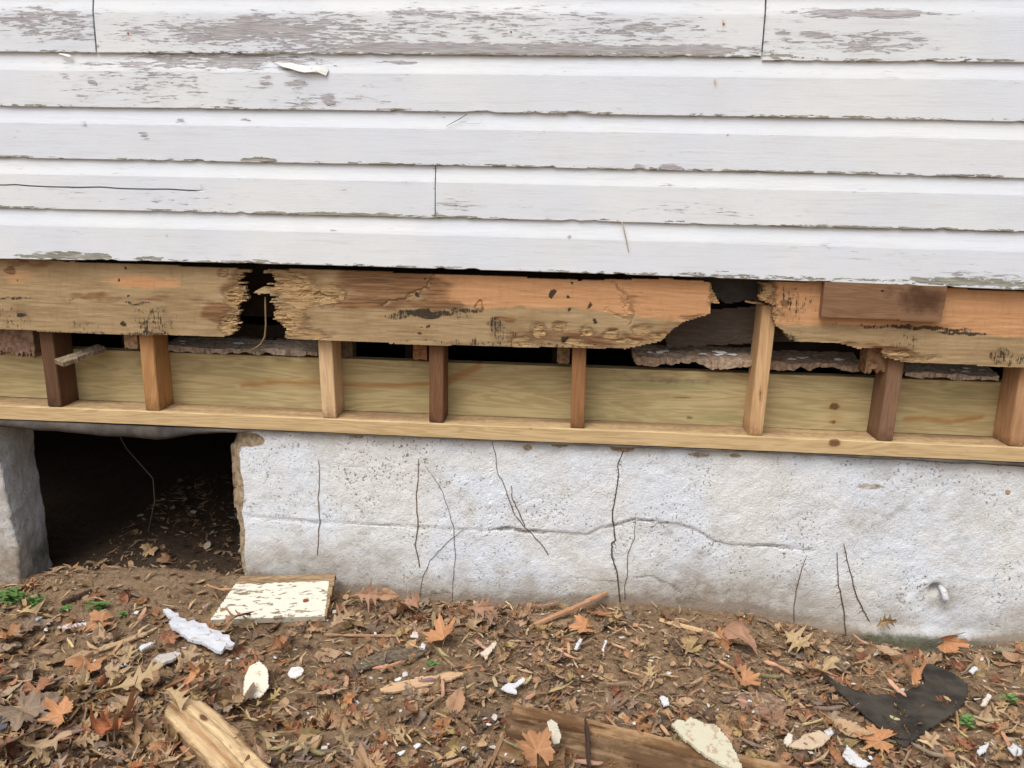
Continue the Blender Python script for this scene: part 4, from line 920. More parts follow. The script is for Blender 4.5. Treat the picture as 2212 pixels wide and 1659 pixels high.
chip([(1425,1508),(1430,1503),(1442,1508),(1445,1522),(1433,1526)], WH, 'bright oval white chip above the cream shard', .018)
chip([(1240,1402),(1252,1378),(1258,1382),(1247,1402)], WH, 'upright narrow white chip near the reddish stick', .018)
chip([(1300,1405),(1308,1382),(1311,1384),(1303,1408)], WH, 'needle like white sliver right of centre', .018, .002)
chip([(1692,1600),(1702,1585),(1712,1590),(1708,1606),(1698,1612)], (.66,.6,.5), 'whitish brown curled chip right of the cream shard', .02)
chip([(1705,1615),(1735,1590),(1770,1580),(1795,1590),(1775,1610),(1740,1622)], (.55,.42,.30), 'tan and white flat chip left of the felt tip', .02)
chip([(1780,1580),(1795,1572),(1800,1585),(1787,1590)], WH, 'small white chip beside the felt tip', .02)
chip([(1820,1632),(1830,1610),(1845,1625),(1862,1640),(1880,1650),(1862,1658),(1835,1650)], WH, 'curled white chip below the felt at the bottom edge', .02)
chip([(2110,1622),(2122,1612),(2135,1608),(2130,1622),(2115,1630)], WH, 'white triangular chip at the lower right corner', .02)
chip([(2178,1618),(2190,1608),(2205,1612),(2208,1628),(2190,1632)], WH, 'rounded white chip nearest the right edge', .02)
chip([(2118,1525),(2122,1515),(2135,1500),(2142,1505),(2130,1522)], (.66,.58,.5), 'pale flat chip right of the felt', .018)
chip([(2092,1450),(2105,1440),(2112,1445),(2100,1455)], WH, 'small white chip above the felt', .02)
chip([(-20,1530),(8,1528),(18,1545),(15,1575),(-20,1590)], (.10,.10,.12), 'dark flat piece with pale tip at the left edge', .03)
# wood blocks
def gblock(px, py, L, Wd, H, ang, col, lab):
    x, y, z = G(px, py, .01)
    o = box('wood_block', -L/2, L/2, -Wd/2, Wd/2, 0, H, M_PLANK, centre=False, color=col, bev=.0012, jit=.0015); o.location = (x, y, z-.004); o.rotation_euler = (random.uniform(-.2, .2), random.uniform(-.2, .2), ang)
    tag(o, lab, 'wood block', 'small wood off-cuts on the ground')
gblock(172, 1422, .055, .035, .012, 1.3, (.46,.32,.20), 'tan off-cut above the leaf bed at left')
gblock(552, 1480, .038, .022, .013, .1, (.52,.33,.19), 'orange tan off-cut left of the pointed cream chip')
gblock(540, 1465, .03, .022, .014, -.3, (.26,.18,.12), 'brown cube-like off-cut behind the orange tan one')
gblock(667, 1605, .045, .04, .012, -.1, (.40,.27,.15), 'squarish grained off-cut right of the yellow oak leaf')
gblock(408, 1625, .042, .02, .008, -.7, (.45,.25,.15), 'small pink brown off-cut left of the split timber')
gblock(1600, 1345+30, .03, .01, .008, .2, (.40,.26,.15), 'tiny off-cut below the yellow lath')

# ------------------------------------------------------------------ LEAVES
def oak(sd):
    r = random.Random(sd); L = []
    base = [(0,0,.012),(.12,.12,.02),(.2,.2,.05),(.26,.34,.20),(.28,.38,.235),(.30,.36,.16),(.34,.36,.085),(.42,.42,.08),(.48,.56,.28),(.5,.62,.40),(.515,.66,.43),(.53,.63,.33),(.56,.60,.20),(.60,.60,.10),(.68,.68,.085),(.74,.80,.22),(.77,.88,.30),(.79,.86,.2),(.82,.83,.09),(.88,.87,.07),(.93,.95,.10),(.96,1.02,.08),(1,1.06,0)]
    return [(t, x, (w_*1.25+.022*(1-t))*(r.uniform(.85, 1.2))) for t, x, w_ in base]
def ovate(sd):
    r = random.Random(sd); out = []
    for i in range(19):
        t = i/18; w_ = .30*math.sin(math.pi*t**.8)*(1-.25*t)
        out.append((t, t+(.02 if i % 2 else 0), max(0, w_*(1.06 if i % 2 else .94)*r.uniform(.93, 1.05))))
    return out
def strip_leaf(outline_l, outline_r, rings=4):
    V = []; ve = []; F = []
    cols = []
    for side, ol in ((1, outline_l), (-1, outline_r)):
        rowi = []
        for (t, x, w_) in ol:
            rr = []
            for k in range(rings+1):
                s = k/rings; V.append((t+(x-t)*s, side*w_*s, 0)); ve.append((max(0, 1-k*1.) if k < 1 else 0, s if k == rings else 0)); rr.append(len(V)-1)
            rowi.append(rr)
        for i in range(len(rowi)-1):
            for k in range(rings):
                f = [rowi[i][k], rowi[i+1][k], rowi[i+1][k+1], rowi[i][k+1]]
                F.append(f[::-1] if side == 1 else f)
    return V, F, ve
def palmate(sd):
    r = random.Random(sd); n = 60; rings = 5; V = [(0, 0, 0)]; ve = [(1, 0)]; F = []
    lobes = [(0, 1.0), (.95, .86), (-.95, .86), (1.95, .55), (-1.95, .55)]
    rad = []
    for i in range(n+1):
        a = -2.75+5.5*i/n; R_ = .56
        for la_, ll in lobes:
            d = abs(a-la_); R_ = max(R_, ll*max(0, 1-.75*(d/.62)**1.15))
        tooth = .07*(1 if i % 4 < 2 else -1)*(R_ > .35)
        rad.append((a, max(.25, R_*.84+tooth*R_)*r.uniform(.80, 1.08)))
    for k in range(1, rings+1):
        for a, q in rad:
            s = k/rings; V.append((q*s*math.cos(a), q*s*math.sin(a), 0))
            ve.append((max([max(0, 1-abs(a-l_)*s*9) for l_, _ in lobes]), 1 if k == rings else 0))
    m = n+1
    for i in range(n):
        F.append([0, 1+i, 2+i])
        for k in range(rings-1): F.append([1+k*m+i, 1+(k+1)*m+i, 2+(k+1)*m+i, 2+k*m+i])
    V = [((x+.25)/1.1, y/1.1, z) for x, y, z in V]
    return V, F, ve
def leaf_mesh(kind, sd, curl):
    r = random.Random(sd*13+5)
    if kind == 'oak': V, F, ve = strip_leaf(oak(sd), oak(sd+50))
    elif kind == 'ovate': V, F, ve = strip_leaf(ovate(sd), ovate(sd+50), 5)
    else: V, F, ve = palmate(sd)
    V = np.array(V); x, y = V[:, 0]-.5, V[:, 1]
    th = r.uniform(-.6, .6); c1, c2 = r.uniform(.4, 1.), r.uniform(-.5, .9)
    ang_dir = r.uniform(0, 3.14); d = x*math.cos(ang_dir)+y*math.sin(ang_dir); e = -x*math.sin(ang_dir)+y*math.cos(ang_dir)
    z = curl*(c1*d*d+c2*e*e*.8)+.09*(.5+curl)*fbm(x*3+sd, y*3, 3, sd)+.035*fbm(x*9+sd, y*9, 2, sd)-.05*curl*np.exp(-(y/.05)**2)
    # strong curl rolls the rim over
    if curl > .9:
        q = np.abs(d); z = z+.5*np.clip(q-.15, 0, 1)**1.1; d2 = np.sign(d)*(np.minimum(q, .22)+.3*np.clip(q-.22, 0, 1))
        x = d2*math.cos(ang_dir)-e*math.sin(ang_dir); y = d2*math.sin(ang_dir)+e*math.cos(ang_dir)
    V = np.stack([x, y, z-z.min()*.5], -1)
    # stalk
    b0 = V[0]; k = len(V); pts = [b0+np.array([-.09*i, .03*math.sin(i+sd), .015*i]) for i in range(4)]
    S = []
    for p_ in pts: S += [p_+np.array([0, .008, 0]), p_+np.array([0, -.008, 0]), p_+np.array([0, 0, .012])]
    V = np.concatenate([V, S]); 
    for i in range(3):
        for j in range(3): F.append([k+i*3+j, k+i*3+(j+1) % 3, k+(i+1)*3+(j+1) % 3, k+(i+1)*3+j])
    ve = ve+[(1, 0)]*12
    bl = fbm(V[:, 0]*4+sd, V[:, 1]*4, 2, sd+3)*.5+.5
    me = bpy.data.meshes.new(kind+'_leaf'); me.from_pydata(V.tolist(), [], F)
    a = me.color_attributes.new('vein', 'FLOAT_COLOR', 'POINT'); a.data.foreach_set('color', np.stack([np.array([q[0] for q in ve]), np.clip(bl*.5+.5*np.array([q[1] for q in ve]), 0, 1), 0*bl, 0*bl+1], -1).astype(np.float32).ravel())
    me.polygons.foreach_set('use_smooth', [True]*len(me.polygons)); me.materials.append(M_LEAF); me.update(); return me
LM = {}
for kd in ('oak', 'ovate', 'maple'):
    for ci, cv in enumerate((.4, .9, 1.5)):
        for sd in range(3): LM[(kd, ci, sd)] = leaf_mesh(kd, sd*7+ci*3+1, cv)
LC = {'orange brown': (.45, .20, .085), 'tan': (.44, .28, .145), 'yellowish tan': (.50, .35, .155), 'dark brown': (.14, .085, .058), 'reddish brown': (.31, .115, .06), 'grey brown': (.27, .19, .14), 'rust red': (.42, .12, .04), 'light brown': (.40, .235, .13)}
def leaf(kind, cn, x, y, size, ci=None, yaw=None, z=None, tilt=.25, lab=None, cat='leaf', flat=1.):
    ci = random.choice((0, 1, 1, 2)) if ci is None else ci
    me = LM[(kind, ci, random.randrange(3))]
    o = bpy.data.objects.new(kind+'_leaf', me); COL.objects.link(o)
    c = np.array(LC[cn])*random.uniform(.8, 1.2); o.color = (*[float(q) for q in c], 1)
    o.location = (x, y, (gz(x, y)+.008 if z is None else z)); o.scale = (size, size*random.uniform(.85, 1.1), size*flat)
    o.rotation_euler = (random.gauss(0, tilt), random.gauss(0, tilt), random.uniform(0, 6.28) if yaw is None else yaw)
    o['_c'] = cn; o['_k'] = kind; o['_ci'] = ci; o['_s'] = size
    if lab: tag(o, lab, cat, 'fallen leaves')
    return o
def hero_leaf(kind, cn, px, py, wpx, lab, **k):
    x, y, z = G(px, py, .015); d = k.pop('dz', .016)
    return leaf(kind, cn, x, y, wpx*.00105, z=gz(x, y)+d, lab=lab, **k)
HL = [('maple','orange brown',22,1375,80,'large orange maple-like leaf at the left edge of the frame',dict(ci=1)),
 ('oak','yellowish tan',300,1500,105,'yellow tan lobed oak leaf at the head of the split timber',dict(ci=0, yaw=.4, dz=.05)),
 ('oak','yellowish tan',380,1545,75,'yellow tan oak leaf draped over the split timber top',dict(ci=1, yaw=2.4, dz=.052)),
 ('oak','yellowish tan',560,1575,95,'spread yellow tan oak leaf right of the split timber',dict(ci=1, yaw=-.6, dz=.03)),
 ('maple','rust red',240,1590,120,'big crumpled rust red leaf in the lower left leaf bed',dict(ci=2, dz=.035)),
 ('maple','orange brown',425,1495,60,'curled orange leaf against the end of the split timber',dict(ci=2, dz=.05)),
 ('maple','orange brown',600,1415,60,'curled orange leaf right of the jagged painted strip',dict(ci=2, dz=.03)),
 ('oak','reddish brown',510,1360,80,'brown oak leaf lying over the jagged painted strip',dict(ci=1, yaw=1.1, dz=.045)),
 ('maple','reddish brown',885,1540,38,'small deep red leaf at the middle of the ground',dict(ci=1, dz=.022)),
 ('ovate','orange brown',985,1520,70,'upright orange oval leaf above the left end of the beam',dict(ci=1, yaw=1.4, dz=.02)),
 ('maple','orange brown',955,1375,85,'wide tan orange leaf at the foot of the leaf pile',dict(ci=1, dz=.03)),
 ('maple','orange brown',1250,1360,62,'orange brown leaf under the reddish stick',dict(ci=1, dz=.02)),
 ('maple','orange brown',1150,1640,85,'large orange brown leaf in front of the old beam',dict(ci=1, dz=.05)),
 ('maple','orange brown',1958,1480,75,'orange brown leaf lying on top of the black felt',dict(ci=2, dz=.05)),
 ('maple','orange brown',1878,1600,72,'light orange serrated leaf left of the felt tip',dict(ci=0, dz=.02)),
 ('ovate','tan',1840,1580,85,'long grey tan leaf tucked under the black felt',dict(ci=1, yaw=-.5, dz=.012)),
 ('maple','orange brown',1560+60,1480,62,'pinkish tan leaf left of the hollow below the wall',dict(ci=1, dz=.02)),
 ('ovate','reddish brown',1600,1395,100,'long dark curled leaf leaning on the base of the wall',dict(ci=2, yaw=-.7, dz=.03)),
 ('oak','yellowish tan',1720,1400,70,'yellow tan oak leaf standing at the base of the wall',dict(ci=1, yaw=-1., dz=.03)),
 ('oak','yellowish tan',1770,1450,90,'yellow tan oak leaf left of the felt',dict(ci=1, yaw=.2, dz=.02)),
 ('ovate','light brown',1915,1420,70,'pink brown oval leaf below the mossy foundation foot',dict(ci=0, yaw=0, dz=.03)),
 ('maple','orange brown',2040,1385,75,'orange brown leaf propped against the wall at the right',dict(ci=2, dz=.04)),
 ('ovate','orange brown',2190,1425,55,'reddish oval leaf at the right edge of the frame',dict(ci=1, yaw=-1., dz=.02)),
 ('oak','reddish brown',795,1310,70,'spiky red brown oak leaf standing against the foundation',dict(ci=1, yaw=.8, dz=.05, tilt=.05)),
 ('ovate','orange brown',838,1310,60,'orange oval leaf upright against the foundation',dict(ci=1, yaw=1.4, dz=.05)),
 ('oak','tan',740,1350,80,'tan oak leaf right of the leaning board',dict(ci=1, yaw=1., dz=.03)),
 ('oak','reddish brown',880,1325,70,'jagged red brown oak leaf in the pile by the wall',dict(ci=2, yaw=.3, dz=.04)),
 ('oak','reddish brown',1040,1330,65,'forked red brown leaf standing at the wall foot',dict(ci=1, yaw=1.2, dz=.04)),
 ('maple','orange brown',1560-80,1560,35,'small bright orange curled leaf right of the beam middle',dict(ci=2, dz=.02)) ,
 ('maple','grey brown',80,1560,120,'broad grey brown leaf in the lower left leaf bed',dict(ci=0, dz=.03)),
 ('maple','orange brown',125,1560,70,'orange tan ragged leaf on the grey brown leaf',dict(ci=1, dz=.045)),
 ('oak','tan',90,1640,95,'orange tan oak leaf in the bottom left corner',dict(ci=1, yaw=.3, dz=.045)),
 ('oak','yellowish tan',70,1330,100,'tan oak leaf below the left weeds',dict(ci=1, yaw=.4, dz=.015)),
 ('maple','dark brown',30,1615,110,'dark purple brown leaf in the bottom left corner',dict(ci=0, dz=.03))]
heroes = [hero_leaf(a, b, c, d, e, f, **k) for a, b, c, d, e, f, k in HL]
for o, ax in ((heroes[23], 0), (heroes[24], 0), (heroes[27], 0), (heroes[21], 0)):
    o.rotation_euler = (R(60), random.uniform(-.3, .3), random.uniform(-.2, .2)); o.location.y = min(o.location.y, -.03)
# leaf stuck on the wall
xw, zw = W(1908, 1338, FY)
o = leaf('oak', 'tan', xw, FY-.012, .05, ci=1, z=zw, lab='small torn golden brown leaf stuck on the foundation wall'); o.rotation_euler = (R(88), .1, 0); o.rotation_euler.y = -.4; o.color = (.26, .14, .03, 1)
# landmarks used to word the labels: (x, y, phrase)
LMK = [(G(600, 1320)[:2], 'the leaning painted board'), (G(430, 1370)[:2], 'the jagged painted strip'), (G(440, 1600)[:2], 'the split timber'), (G(1300, 1600)[:2], 'the old beam'), (G(1930, 1550)[:2], 'the black felt'),
       (G(1520, 1610)[:2], 'the cream plaster shard'), (G(1230, 1320)[:2], 'the reddish stick'), (G(1530, 1365)[:2], 'the yellow lath'), (G(40, 1300)[:2], 'the left weeds'), (G(900, 1335)[:2], 'the leaf pile by the wall'), (G(550, 1470)[:2], 'the pointed cream chip'), (G(850, 1420)[:2], 'the grey bark plate'), (G(320, 1280)[:2], 'the vent opening'), (G(1110, 1482)[:2], 'the forked white chip'), (G(2150, 1400)[:2], 'the wall foot at right')]
def where(x, y):
    (lx, ly), nm = min(LMK, key=lambda k: math.hypot(k[0][0]-x, (k[0][1]-y)*1.3))
    dx, dy = x-lx, y-ly
    if math.hypot(dx, dy) < .05: return 'close by '+nm
    if abs(dx) > abs(dy)*1.2: return ('right of ' if dx > 0 else 'left of ')+nm
    return ('behind ' if dy > 0 else 'in front of ')+nm
def finish_labels(objs, fn, cat, group):
    d = {}
    for o in objs: d.setdefault(fn(o)+' '+where(o.location.x, o.location.y), []).append(o)
    nth = ['leftmost', 'second from left', 'third from left', 'fourth from left', 'fifth from left', 'sixth from left', 'seventh from left', 'eighth from left', 'ninth from left', 'tenth from left']
    for k, L in d.items():
        L.sort(key=lambda o: o.location.x)
        for i, o in enumerate(L):
            lab = k if len(L) == 1 else (k+', '+(nth[i] if i < 10 and i < len(L)-1 else 'rightmost' if i == len(L)-1 else 'one of many')+'')
            tag(o, lab, cat, group)
            for q in ('_c', '_k', '_ci', '_s'):
                if q in o: del o[q]
def dens(px, py):
    """how thick the leaf cover is at a photo pixel"""
    d = .27
    d += 1.3*sstep(700, 250, px)*sstep(1400, 1520, py)+.35*sstep(1450, 1600, py)
    d += .9*math.exp(-((px-900)/170)**2-((py-1345)/35)**2)+.5*math.exp(-((px-1850)/260)**2-((py-1430)/45)**2)+.4*math.exp(-((px-2120)/120)**2-((py-1410)/40)**2)
    d *= 1-.93*math.exp(-((px-370)/230)**2-((py-1285)/38)**2)
    d *= 1-.6*math.exp(-((px-1300)/260)**2-((py-1460)/70)**2)
    return float(d)
BIG = [(.14, .09, G(600, 1310)[:2]), (.28, .04, (0, 0))]
def blocked(x, y):
    return False
gen = []; tries = 0
while len(gen) < 262 and tries < 20000:
    tries += 1
    px, py = random.uniform(-60, 2272), random.uniform(1265, 1700)
    if random.random() > dens(px, py): continue
    x, y, z = G(px, py)
    if y > -.025: continue
    # keep the big hero pieces clear
    if inpoly(np.array([float(px)]), np.array([float(py)]), [(440,1250),(740,1250),(720,1352),(440,1352)])[0]: continue
    if inpoly(np.array([float(px)]), np.array([float(py)]), [(1800,1440),(2090,1440),(2090,1560),(1960,1625),(1860,1560)])[0]: continue
    if inpoly(np.array([float(px)]), np.array([float(py)]), [(340,1500),(440,1490),(580,1680),(430,1680)])[0]: continue
    if inpoly(np.array([float(px)]), np.array([float(py)]), [(1050,1520),(1120,1520),(1660,1640),(1660,1700),(1300,1680),(1060,1600)])[0]: continue
    if inpoly(np.array([float(px)]), np.array([float(py)]), [(1440,1555),(1610,1640),(1600,1660),(1440,1600)])[0]: continue
    kd = random.choices(('oak', 'maple', 'ovate'), (.27, .41, .32))[0]
    left = px < 800
    cn = random.choices(list(LC), (2.2, 3.4, 1.6, 2.4 if left else 1.4, 1.5, 2, .25, 3.4))[0]
    size = random.uniform(.038, .088) if left or py < 1400 else random.uniform(.025, .066)
    if cn == 'yellowish tan': kd = 'oak'
    gen.append(leaf(kd, cn, x, y, size, z=z-.001+random.uniform(0, .015)*(1.4 if left else .5), tilt=.4))
def leaf_words(o):
    k = {'oak': 'lobed oak', 'maple': 'broad', 'ovate': 'narrow oval'}[o['_k']]; s = 'small' if o['_s'] < .045 else 'large' if o['_s'] > .068 else 'mid-sized'
    return f"{s} {('flat', 'wavy', 'curled')[o['_ci']]} {o['_c']} {k} leaf"
finish_labels(gen, leaf_words, 'leaf', 'fallen leaves')

# ------------------------------------------------------------------ small chips of paint and wood, one object each
def chip_mesh(sd, kind):
    r = random.Random(sd); n = r.randint(5, 8)
    if kind == 'p':
        pts = [(math.cos(a)*r.uniform(.6, 1)*.5, math.sin(a)*r.uniform(.4, 1)*.36) for a in [6.28*i/n+r.uniform(-.2, .2) for i in range(n)]]; th = .045
    else:
        w_ = r.uniform(.025, .10); f_ = lambda: r.uniform(.4, 1.1); pts = [(-.5, -w_*.2), (-.3, -w_*f_()), (.15, -w_*f_()), (.38, -w_*f_()), (.5, w_*r.uniform(-.6, .6)), (.3, w_*f_()), (.0, w_*f_()), (-.35, w_*f_())]; th = .045
    k = len(pts); cz = r.uniform(-.5, .6)
    V = [(x, y, cz*(x*x)*.8+r.uniform(-.03, .03)) for x, y in pts]; V += [(x*.96, y*.94, z+th) for x, y, z in V]
    V += [(0, 0, 0), (0, 0, th*1.05)]
    F = [[i, (i+1) % k, k+(i+1) % k, k+i] for i in range(k)]+[[(i+1) % k, i, 2*k] for i in range(k)]+[[k+i, k+(i+1) % k, 2*k+1] for i in range(k)]
    me = bpy.data.meshes.new('paint_chip' if kind == 'p' else 'wood_chip'); me.from_pydata(V, [], F); a = me.color_attributes.new('m', 'FLOAT_COLOR', 'POINT'); a.data.foreach_set('color', [0.]*4*len(V)); me.materials.append(M_CHIP if kind == 'p' else M_PLANK); me.update(); return me
PM = [chip_mesh(i, 'p') for i in range(8)]; WM = [chip_mesh(i+100, 'w') for i in range(10)]
def place_small(meshes, nm, x, y, size, col, dz=.009, tilt=.25):
    o = bpy.data.objects.new(nm, random.choice(meshes)); COL.objects.link(o); o.color = (*col, 1)
    o.location = (x, y, gz(x, y)+dz); o.scale = (size,)*3; o.rotation_euler = (random.gauss(0, tilt), random.gauss(0, tilt), random.uniform(0, 6.28)); o['_s'] = size; return o
pc = []
while len(pc) < 150:
    px, py = random.uniform(0, 2212), random.uniform(1330, 1659)
    if random.random() > .25+.75*math.exp(-((px-800)/350)**2)+.6*math.exp(-((px-1850)/350)**2)*(py > 1420)-.5*(px < 500)*(py > 1450): continue
    x, y, z = G(px, py)
    if y > -.03: continue
    o = place_small(PM, 'paint_chip', x, y, random.choice((.008, .01, .012, .012, .016, .022)), random.choice(((.62, .62, .63), (.60, .58, .54), (.54, .49, .42))), .012+random.uniform(0, .006)); pc.append(o)
finish_labels(pc, lambda o: ('tiny' if o['_s'] < .012 else 'small' if o['_s'] < .018 else 'larger')+' white paint chip', 'paint chip', 'white paint chips on the ground')
wc = []
WCOL = {'tan': (.58, .41, .25), 'orange': (.62, .37, .21), 'brown': (.36, .235, .145), 'grey': (.30, .24, .19), 'yellowish': (.66, .49, .29)}
while len(wc) < 240:
    px, py = random.uniform(-20, 2232), random.uniform(1275, 1665)
    if random.random() > .3+.5*(py > 1340): continue
    x, y, z = G(px, py)
    if y > -.02: continue
    cn = random.choice(list(WCOL)); o = place_small(WM, 'wood_chip', x, y, random.uniform(.02, .075), tuple(q*random.uniform(.8, 1.15) for q in WCOL[cn]), .011+random.uniform(0, .008), .14); o['_c'] = cn; wc.append(o)
finish_labels(wc, lambda o: ('short' if o['_s'] < .035 else 'long' if o['_s'] > .06 else 'medium')+' '+o['_c']+' wood splinter', 'wood splinter', 'wood splinters on the ground')

# ------------------------------------------------------------------ uncountable litter
def scatter(name, n, shapes, sizes, cols, area, dz, flat, label, cat, squash=(1, 1, 1), tilt=.5, mat=None, weight=None):
    VV = []; FF = []; CC = []; off = 0
    x = rng.uniform(area[0], area[1], n); y = rng.uniform(area[2], area[3], n)
    if weight is not None:
        k = rng.random(n) < weight(x, y); x, y = x[k], y[k]; n = len(x)
    z = gz0(x, y)+rng.uniform(dz[0], dz[1], n); s = rng.uniform(sizes[0], sizes[1], n)**1.0; s = sizes[0]+(sizes[1]-sizes[0])*rng.random(n)**2
    which = rng.integers(0, len(shapes), n); ci = rng.integers(0, len(cols), n); br = rng.uniform(.65, 1.25, n)
    a, b, c = rng.uniform(0, 6.28, n), rng.normal(0, tilt, n), rng.normal(0, tilt, n)
    for k, (SV, SF) in enumerate(shapes):
        i = np.where(which == k)[0]
        if not len(i): continue
        SV = np.array(SV)*np.array(squash); m = len(SV)
        P = SV[None]*s[i][:, None, None]
        ca, sa, cb, sb, cc, sc_ = [q[i][:, None] for q in (np.cos(a), np.sin(a), np.cos(b), np.sin(b), np.cos(c), np.sin(c))]
        X_, Y_, Z_ = P[..., 0], P[..., 1], P[..., 2]
        Y_, Z_ = Y_*cb-Z_*sb, Y_*sb+Z_*cb; X_, Z_ = X_*cc+Z_*sc_, -X_*sc_+Z_*cc; X_, Y_ = X_*ca-Y_*sa, X_*sa+Y_*ca
        VV.append(np.stack([X_+x[i][:, None], Y_+y[i][:, None], Z_+z[i][:, None]], -1).reshape(-1, 3))
        SF = np.array(SF); FF.append((SF[None]+(np.arange(len(i))*m)[:, None, None]+off).reshape(-1, SF.shape[1])); off += len(i)*m
        C_ = np.array(cols)[ci[i]]*br[i][:, None]; CC.append(np.repeat(np.concatenate([C_, np.ones((len(i), 1))], 1), m, 0))
    F = [f for q in FF for f in q.tolist()]
    o = link(name, np.concatenate(VV), F, mat or M_LITTER, attrs={'col': np.concatenate(CC)}); tag(o, label, cat, kind='stuff'); return o
def sh_shred(sd):
    r = random.Random(sd); w_ = r.uniform(.035, .12); b = r.uniform(-.12, .12)
    V = [(-.5, -w_*.5, 0), (-.5, w_*.5, .0), (0, -w_+b, w_*.7), (0, w_+b, w_*.5), (.5, -w_*.3, 0), (.5, w_*.3, .02), (0, b, -w_*.6)]
    return V, [[0, 2, 3, 1], [2, 4, 5, 3], [0, 1, 6, 6], [0, 6, 2, 2], [1, 3, 6, 6], [2, 6, 4, 4], [3, 5, 6, 6]]
def tri(F): 
    out = []
    for f in F:
        g_ = []
        for v in f:
            if v not in g_: g_.append(v)
        if len(g_) == 4: out += [[g_[0], g_[1], g_[2]], [g_[0], g_[2], g_[3]]]
        else: out.append(g_)
    return out
shreds = [(v, tri(f)) for v, f in (sh_shred(i) for i in range(6))]
def sh_frag(sd):
    r = random.Random(sd); n = 7; c = r.uniform(-.6, .9)
    pts = [(math.cos(6.28*i/n)*r.uniform(.25, .6), math.sin(6.28*i/n)*r.uniform(.2, .5)) for i in range(n)]
    V = [(0, 0, 0)]+[(x, y, c*(x*x+y*y)*1.2+r.uniform(-.06, .06)) for x, y in pts]
    return V, [[0, 1+i, 1+(i+1) % n] for i in range(n)]
frags = [sh_frag(i) for i in range(10)]
def sh_crumb(sd):
    r = random.Random(sd); V = [tuple(c*r.uniform(.35, .6) for c in p) for p in ((1, 0, 0), (-1, 0, 0), (0, 1, 0), (0, -1, 0), (0, 0, 1), (0, 0, -1))]
    return V, [[0, 2, 4], [2, 1, 4], [1, 3, 4], [3, 0, 4], [2, 0, 5], [1, 2, 5], [3, 1, 5], [0, 3, 5]]
crumbs = [sh_crumb(i) for i in range(6)]
def wt(lo, hi=1.):
    def f(x, y):
        d = lo+(hi-lo)*sstep(-.3, .35, fbm(x*4, y*4, 3, 77))
        d = d*(1-.75*np.exp(-((x+1.12)/.33)**2-((y-.0)/.10)**2))
        return np.where(y > .0, d*(x < -.9)*(x > -1.5)*np.where(y > .08, .3, 1), d)
    return f
AR = (-2.0, 1.75, -.95, .9)
scatter('soil_crumbs', 40000, crumbs, (.0016, .009), [(.25,.16,.095),(.18,.11,.065),(.32,.22,.135),(.10,.06,.038),(.40,.29,.19)], AR, (-.001, .005), 0, 'small brown soil crumbs covering the ground', 'soil', weight=wt(.6))
scatter('wood_shreds', 24000, shreds, (.008, .045), [(.40,.27,.155),(.30,.19,.11),(.48,.34,.20),(.19,.115,.07),(.36,.22,.125),(.54,.40,.25)], AR, (.002, .012), 0, 'thin shreds of wood and bark strewn over the ground', 'wood shreds', tilt=.22, weight=wt(.35))
scatter('leaf_fragments', 20000, frags, (.006, .034), [(.28,.15,.085),(.30,.18,.10),(.38,.24,.13),(.22,.13,.075),(.13,.075,.045),(.42,.27,.15),(.38,.19,.095),(.26,.18,.125)], AR, (.002, .013), 0, 'crushed brown leaf fragments over the ground', 'leaf litter', tilt=.35, weight=wt(.35))
scatter('paint_specks', 750, crumbs, (.002, .007), [(.72,.72,.72),(.66,.63,.58)], (-1.7, 1.5, -.8, -.01), (.004, .011), 0, 'tiny white paint specks sprinkled over the ground', 'paint specks', squash=(1, .8, .4), weight=wt(.5), mat=mat_tinted('speck paint', .7, .15, 'col', 90))
scatter('sawdust', 260, shreds, (.003, .012), [(.50,.34,.18),(.42,.27,.14)], (0, .001, 0, .001), (0, .001), 0, 'x', 'x') if False else None
# leaves too many to count, beneath the individual ones
def litter_leaves():
    VV = []; FF = []; CC = []; AT = []; off = 0
    n = 0
    while n < 1500:
        px, py = random.uniform(-150, 2360), random.uniform(1265, 1760)
        if random.random() > dens(px, min(py, 1659)): continue
        x, y, z = G(px, py)
        if y > -.02: continue
        me = LM[(random.choice(('oak', 'maple', 'ovate')), random.choice((0, 1, 2)), random.randrange(3))]
        co = np.empty(len(me.vertices)*3); me.vertices.foreach_get('co', co); co = co.reshape(-1, 3)*random.uniform(.02, .058)
        from mathutils import Euler
        m = np.array(Euler((random.gauss(0, .4), random.gauss(0, .4), random.uniform(0, 6.28))).to_matrix())
        co = co@m.T+np.array([x, y, z+random.uniform(.0, .008)])
        VV.append(co); FF += [[off+v for v in p.vertices] for p in me.polygons]; off += len(co)
        c = np.array(random.choice([v for k, v in LC.items() if k != 'rust red']))*random.uniform(.45, 1.); CC.append(np.tile([*c, 1], (len(co), 1))); n += 1
    o = link('leaf_litter', np.concatenate(VV), FF, M_LITTER, attrs={'col': np.concatenate(CC)}, smooth=True)
    tag(o, 'small dull brown leaves bedded between the larger ones', 'leaf litter', kind='stuff')
litter_leaves()

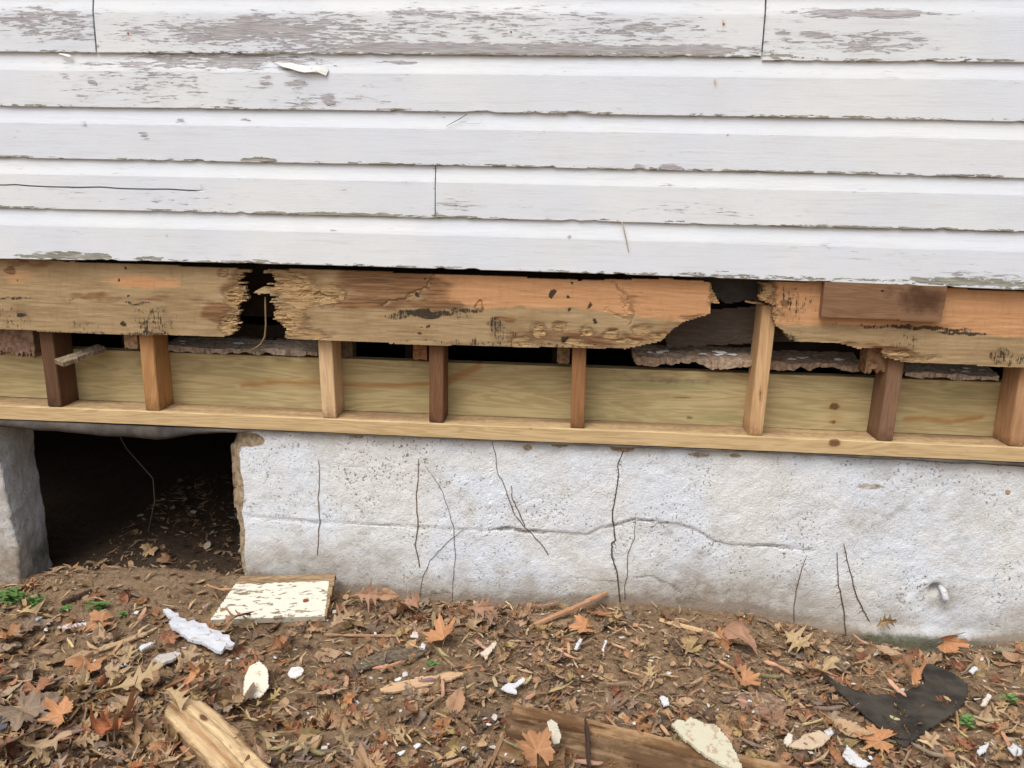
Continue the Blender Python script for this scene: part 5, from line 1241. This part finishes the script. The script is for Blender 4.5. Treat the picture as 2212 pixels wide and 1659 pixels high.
# ------------------------------------------------------------------ weeds
def weed(px, py, n, spread, lab, h=.02):
    x, y, z = G(px, py); root = empty('weed', (x, y, z))
    V = []; F = []
    for i in range(n):
        a = random.uniform(0, 6.28); r = random.uniform(0, spread); cx, cy, cz = r*math.cos(a), r*math.sin(a)*.7, random.uniform(.004, h)
        s = random.uniform(.004, .0085); ph = random.uniform(0, 6.28); tl = random.uniform(-.6, .6)
        k = len(V)
        for q in range(6):
            t = ph+6.28*q/6; V.append((cx+s*math.cos(t), cy+s*.8*math.sin(t), cz+s*tl*math.cos(t)))
        V.append((cx, cy, cz-.001)); F += [[k+6, k+q, k+(q+1) % 6] for q in range(6)]
    c = (.10, .25, .05)
    link('leaves', V, F, M_GREEN, root, color=c)
    for i in range(max(3, n//8)):
        a = random.uniform(0, 6.28); r = spread*.7
        tube('stem', [(0, 0, -.004), (r*.5*math.cos(a), r*.4*math.sin(a), h*.4), (r*math.cos(a), r*.7*math.sin(a), h*.8)], .0008, M_GREEN, root, (.09, .15, .04), 4)
    tag(root, lab, 'weed', 'small green weeds')
weed(30, 1305, 95, .038, 'biggest clump of green weeds at the foot of the left pier', .04)
weed(75, 1308, 36, .025, 'small green weeds right of the biggest clump', .025)
weed(212, 1318, 30, .028, 'green weeds in front of the vent opening', .026)
weed(140, 1318, 12, .02, 'sparse green sprigs between the two left weed clumps', .01)
weed(265, 1332, 12, .018, 'tiny green sprigs left of the jagged painted strip', .01)
weed(2085, 1570, 34, .028, 'green weeds right of the black felt', .026)
weed(2180, 1522, 22, .02, 'small green sprig near the right edge', .022)
weed(938, 1437, 8, .014, 'tiny green sprig right of the grey bark plate', .008)
# roots and bits deep in the opening
def gp(x, y, dz): return (x, y, gz(x, y)+dz)
o = tube('hanging_root', [(-1.62, .55, .50), (-1.55, .5, .38), (-1.46, .45, .26), (-1.36, .42, .17), (-1.35, .40, .10), gp(-1.37, .38, .01)], [.0022, .0022, .002, .002, .0015, .001], M_VINE, color=(.22, .15, .09)); tag(o, 'long thin root hanging inside the dark vent opening', 'root')
for i, (a, b, L, c, lab) in enumerate([(-1.30, .24, .05, (.5, .33, .16), 'pale leaf lying in the dark just inside the opening'), (-1.22, .18, .05, (.3, .16, .08), 'brown leaf on the earth inside the opening'), (-1.0, .3, .05, (.25, .2, .14), 'grey brown leaf at the right inside the opening'), (-1.42, .16, .06, (.3, .2, .1), 'tan leaf beside the left pier inside the opening'), (-1.12, .5, .05, (.3, .25, .2), 'faint leaf far inside the opening')]):
    o = leaf('maple', 'tan', a, b, L, ci=1, z=gz(a, b)+.012, lab=lab); o.color = (*c, 1)
for i in range(16):
    a, b = random.uniform(-1.5, -.95), random.uniform(.12, .9); o = place_small(PM if i % 2 else WM, 'debris_chip', a, b, random.uniform(.015, .05), (.5, .42, .32), .008)
    o['_in'] = 1; inside = (globals().get('inside') or [])+[o]
for o in inside: del o['_in']
finish_labels(inside, lambda o: ('pale paint' if 'paint' in o.data.name else 'brown wood')+' chip on the dark earth, '+('deep' if o.location.y > .45 else 'just')+' inside the opening,', 'debris', 'chips inside the opening')
for o in inside: o['label'] = o['label'].replace(' behind the vent opening', '').replace(' right of the vent opening', '').replace(' left of the vent opening', '').replace(' close by the vent opening', '').replace(',,', ',').rstrip(',')
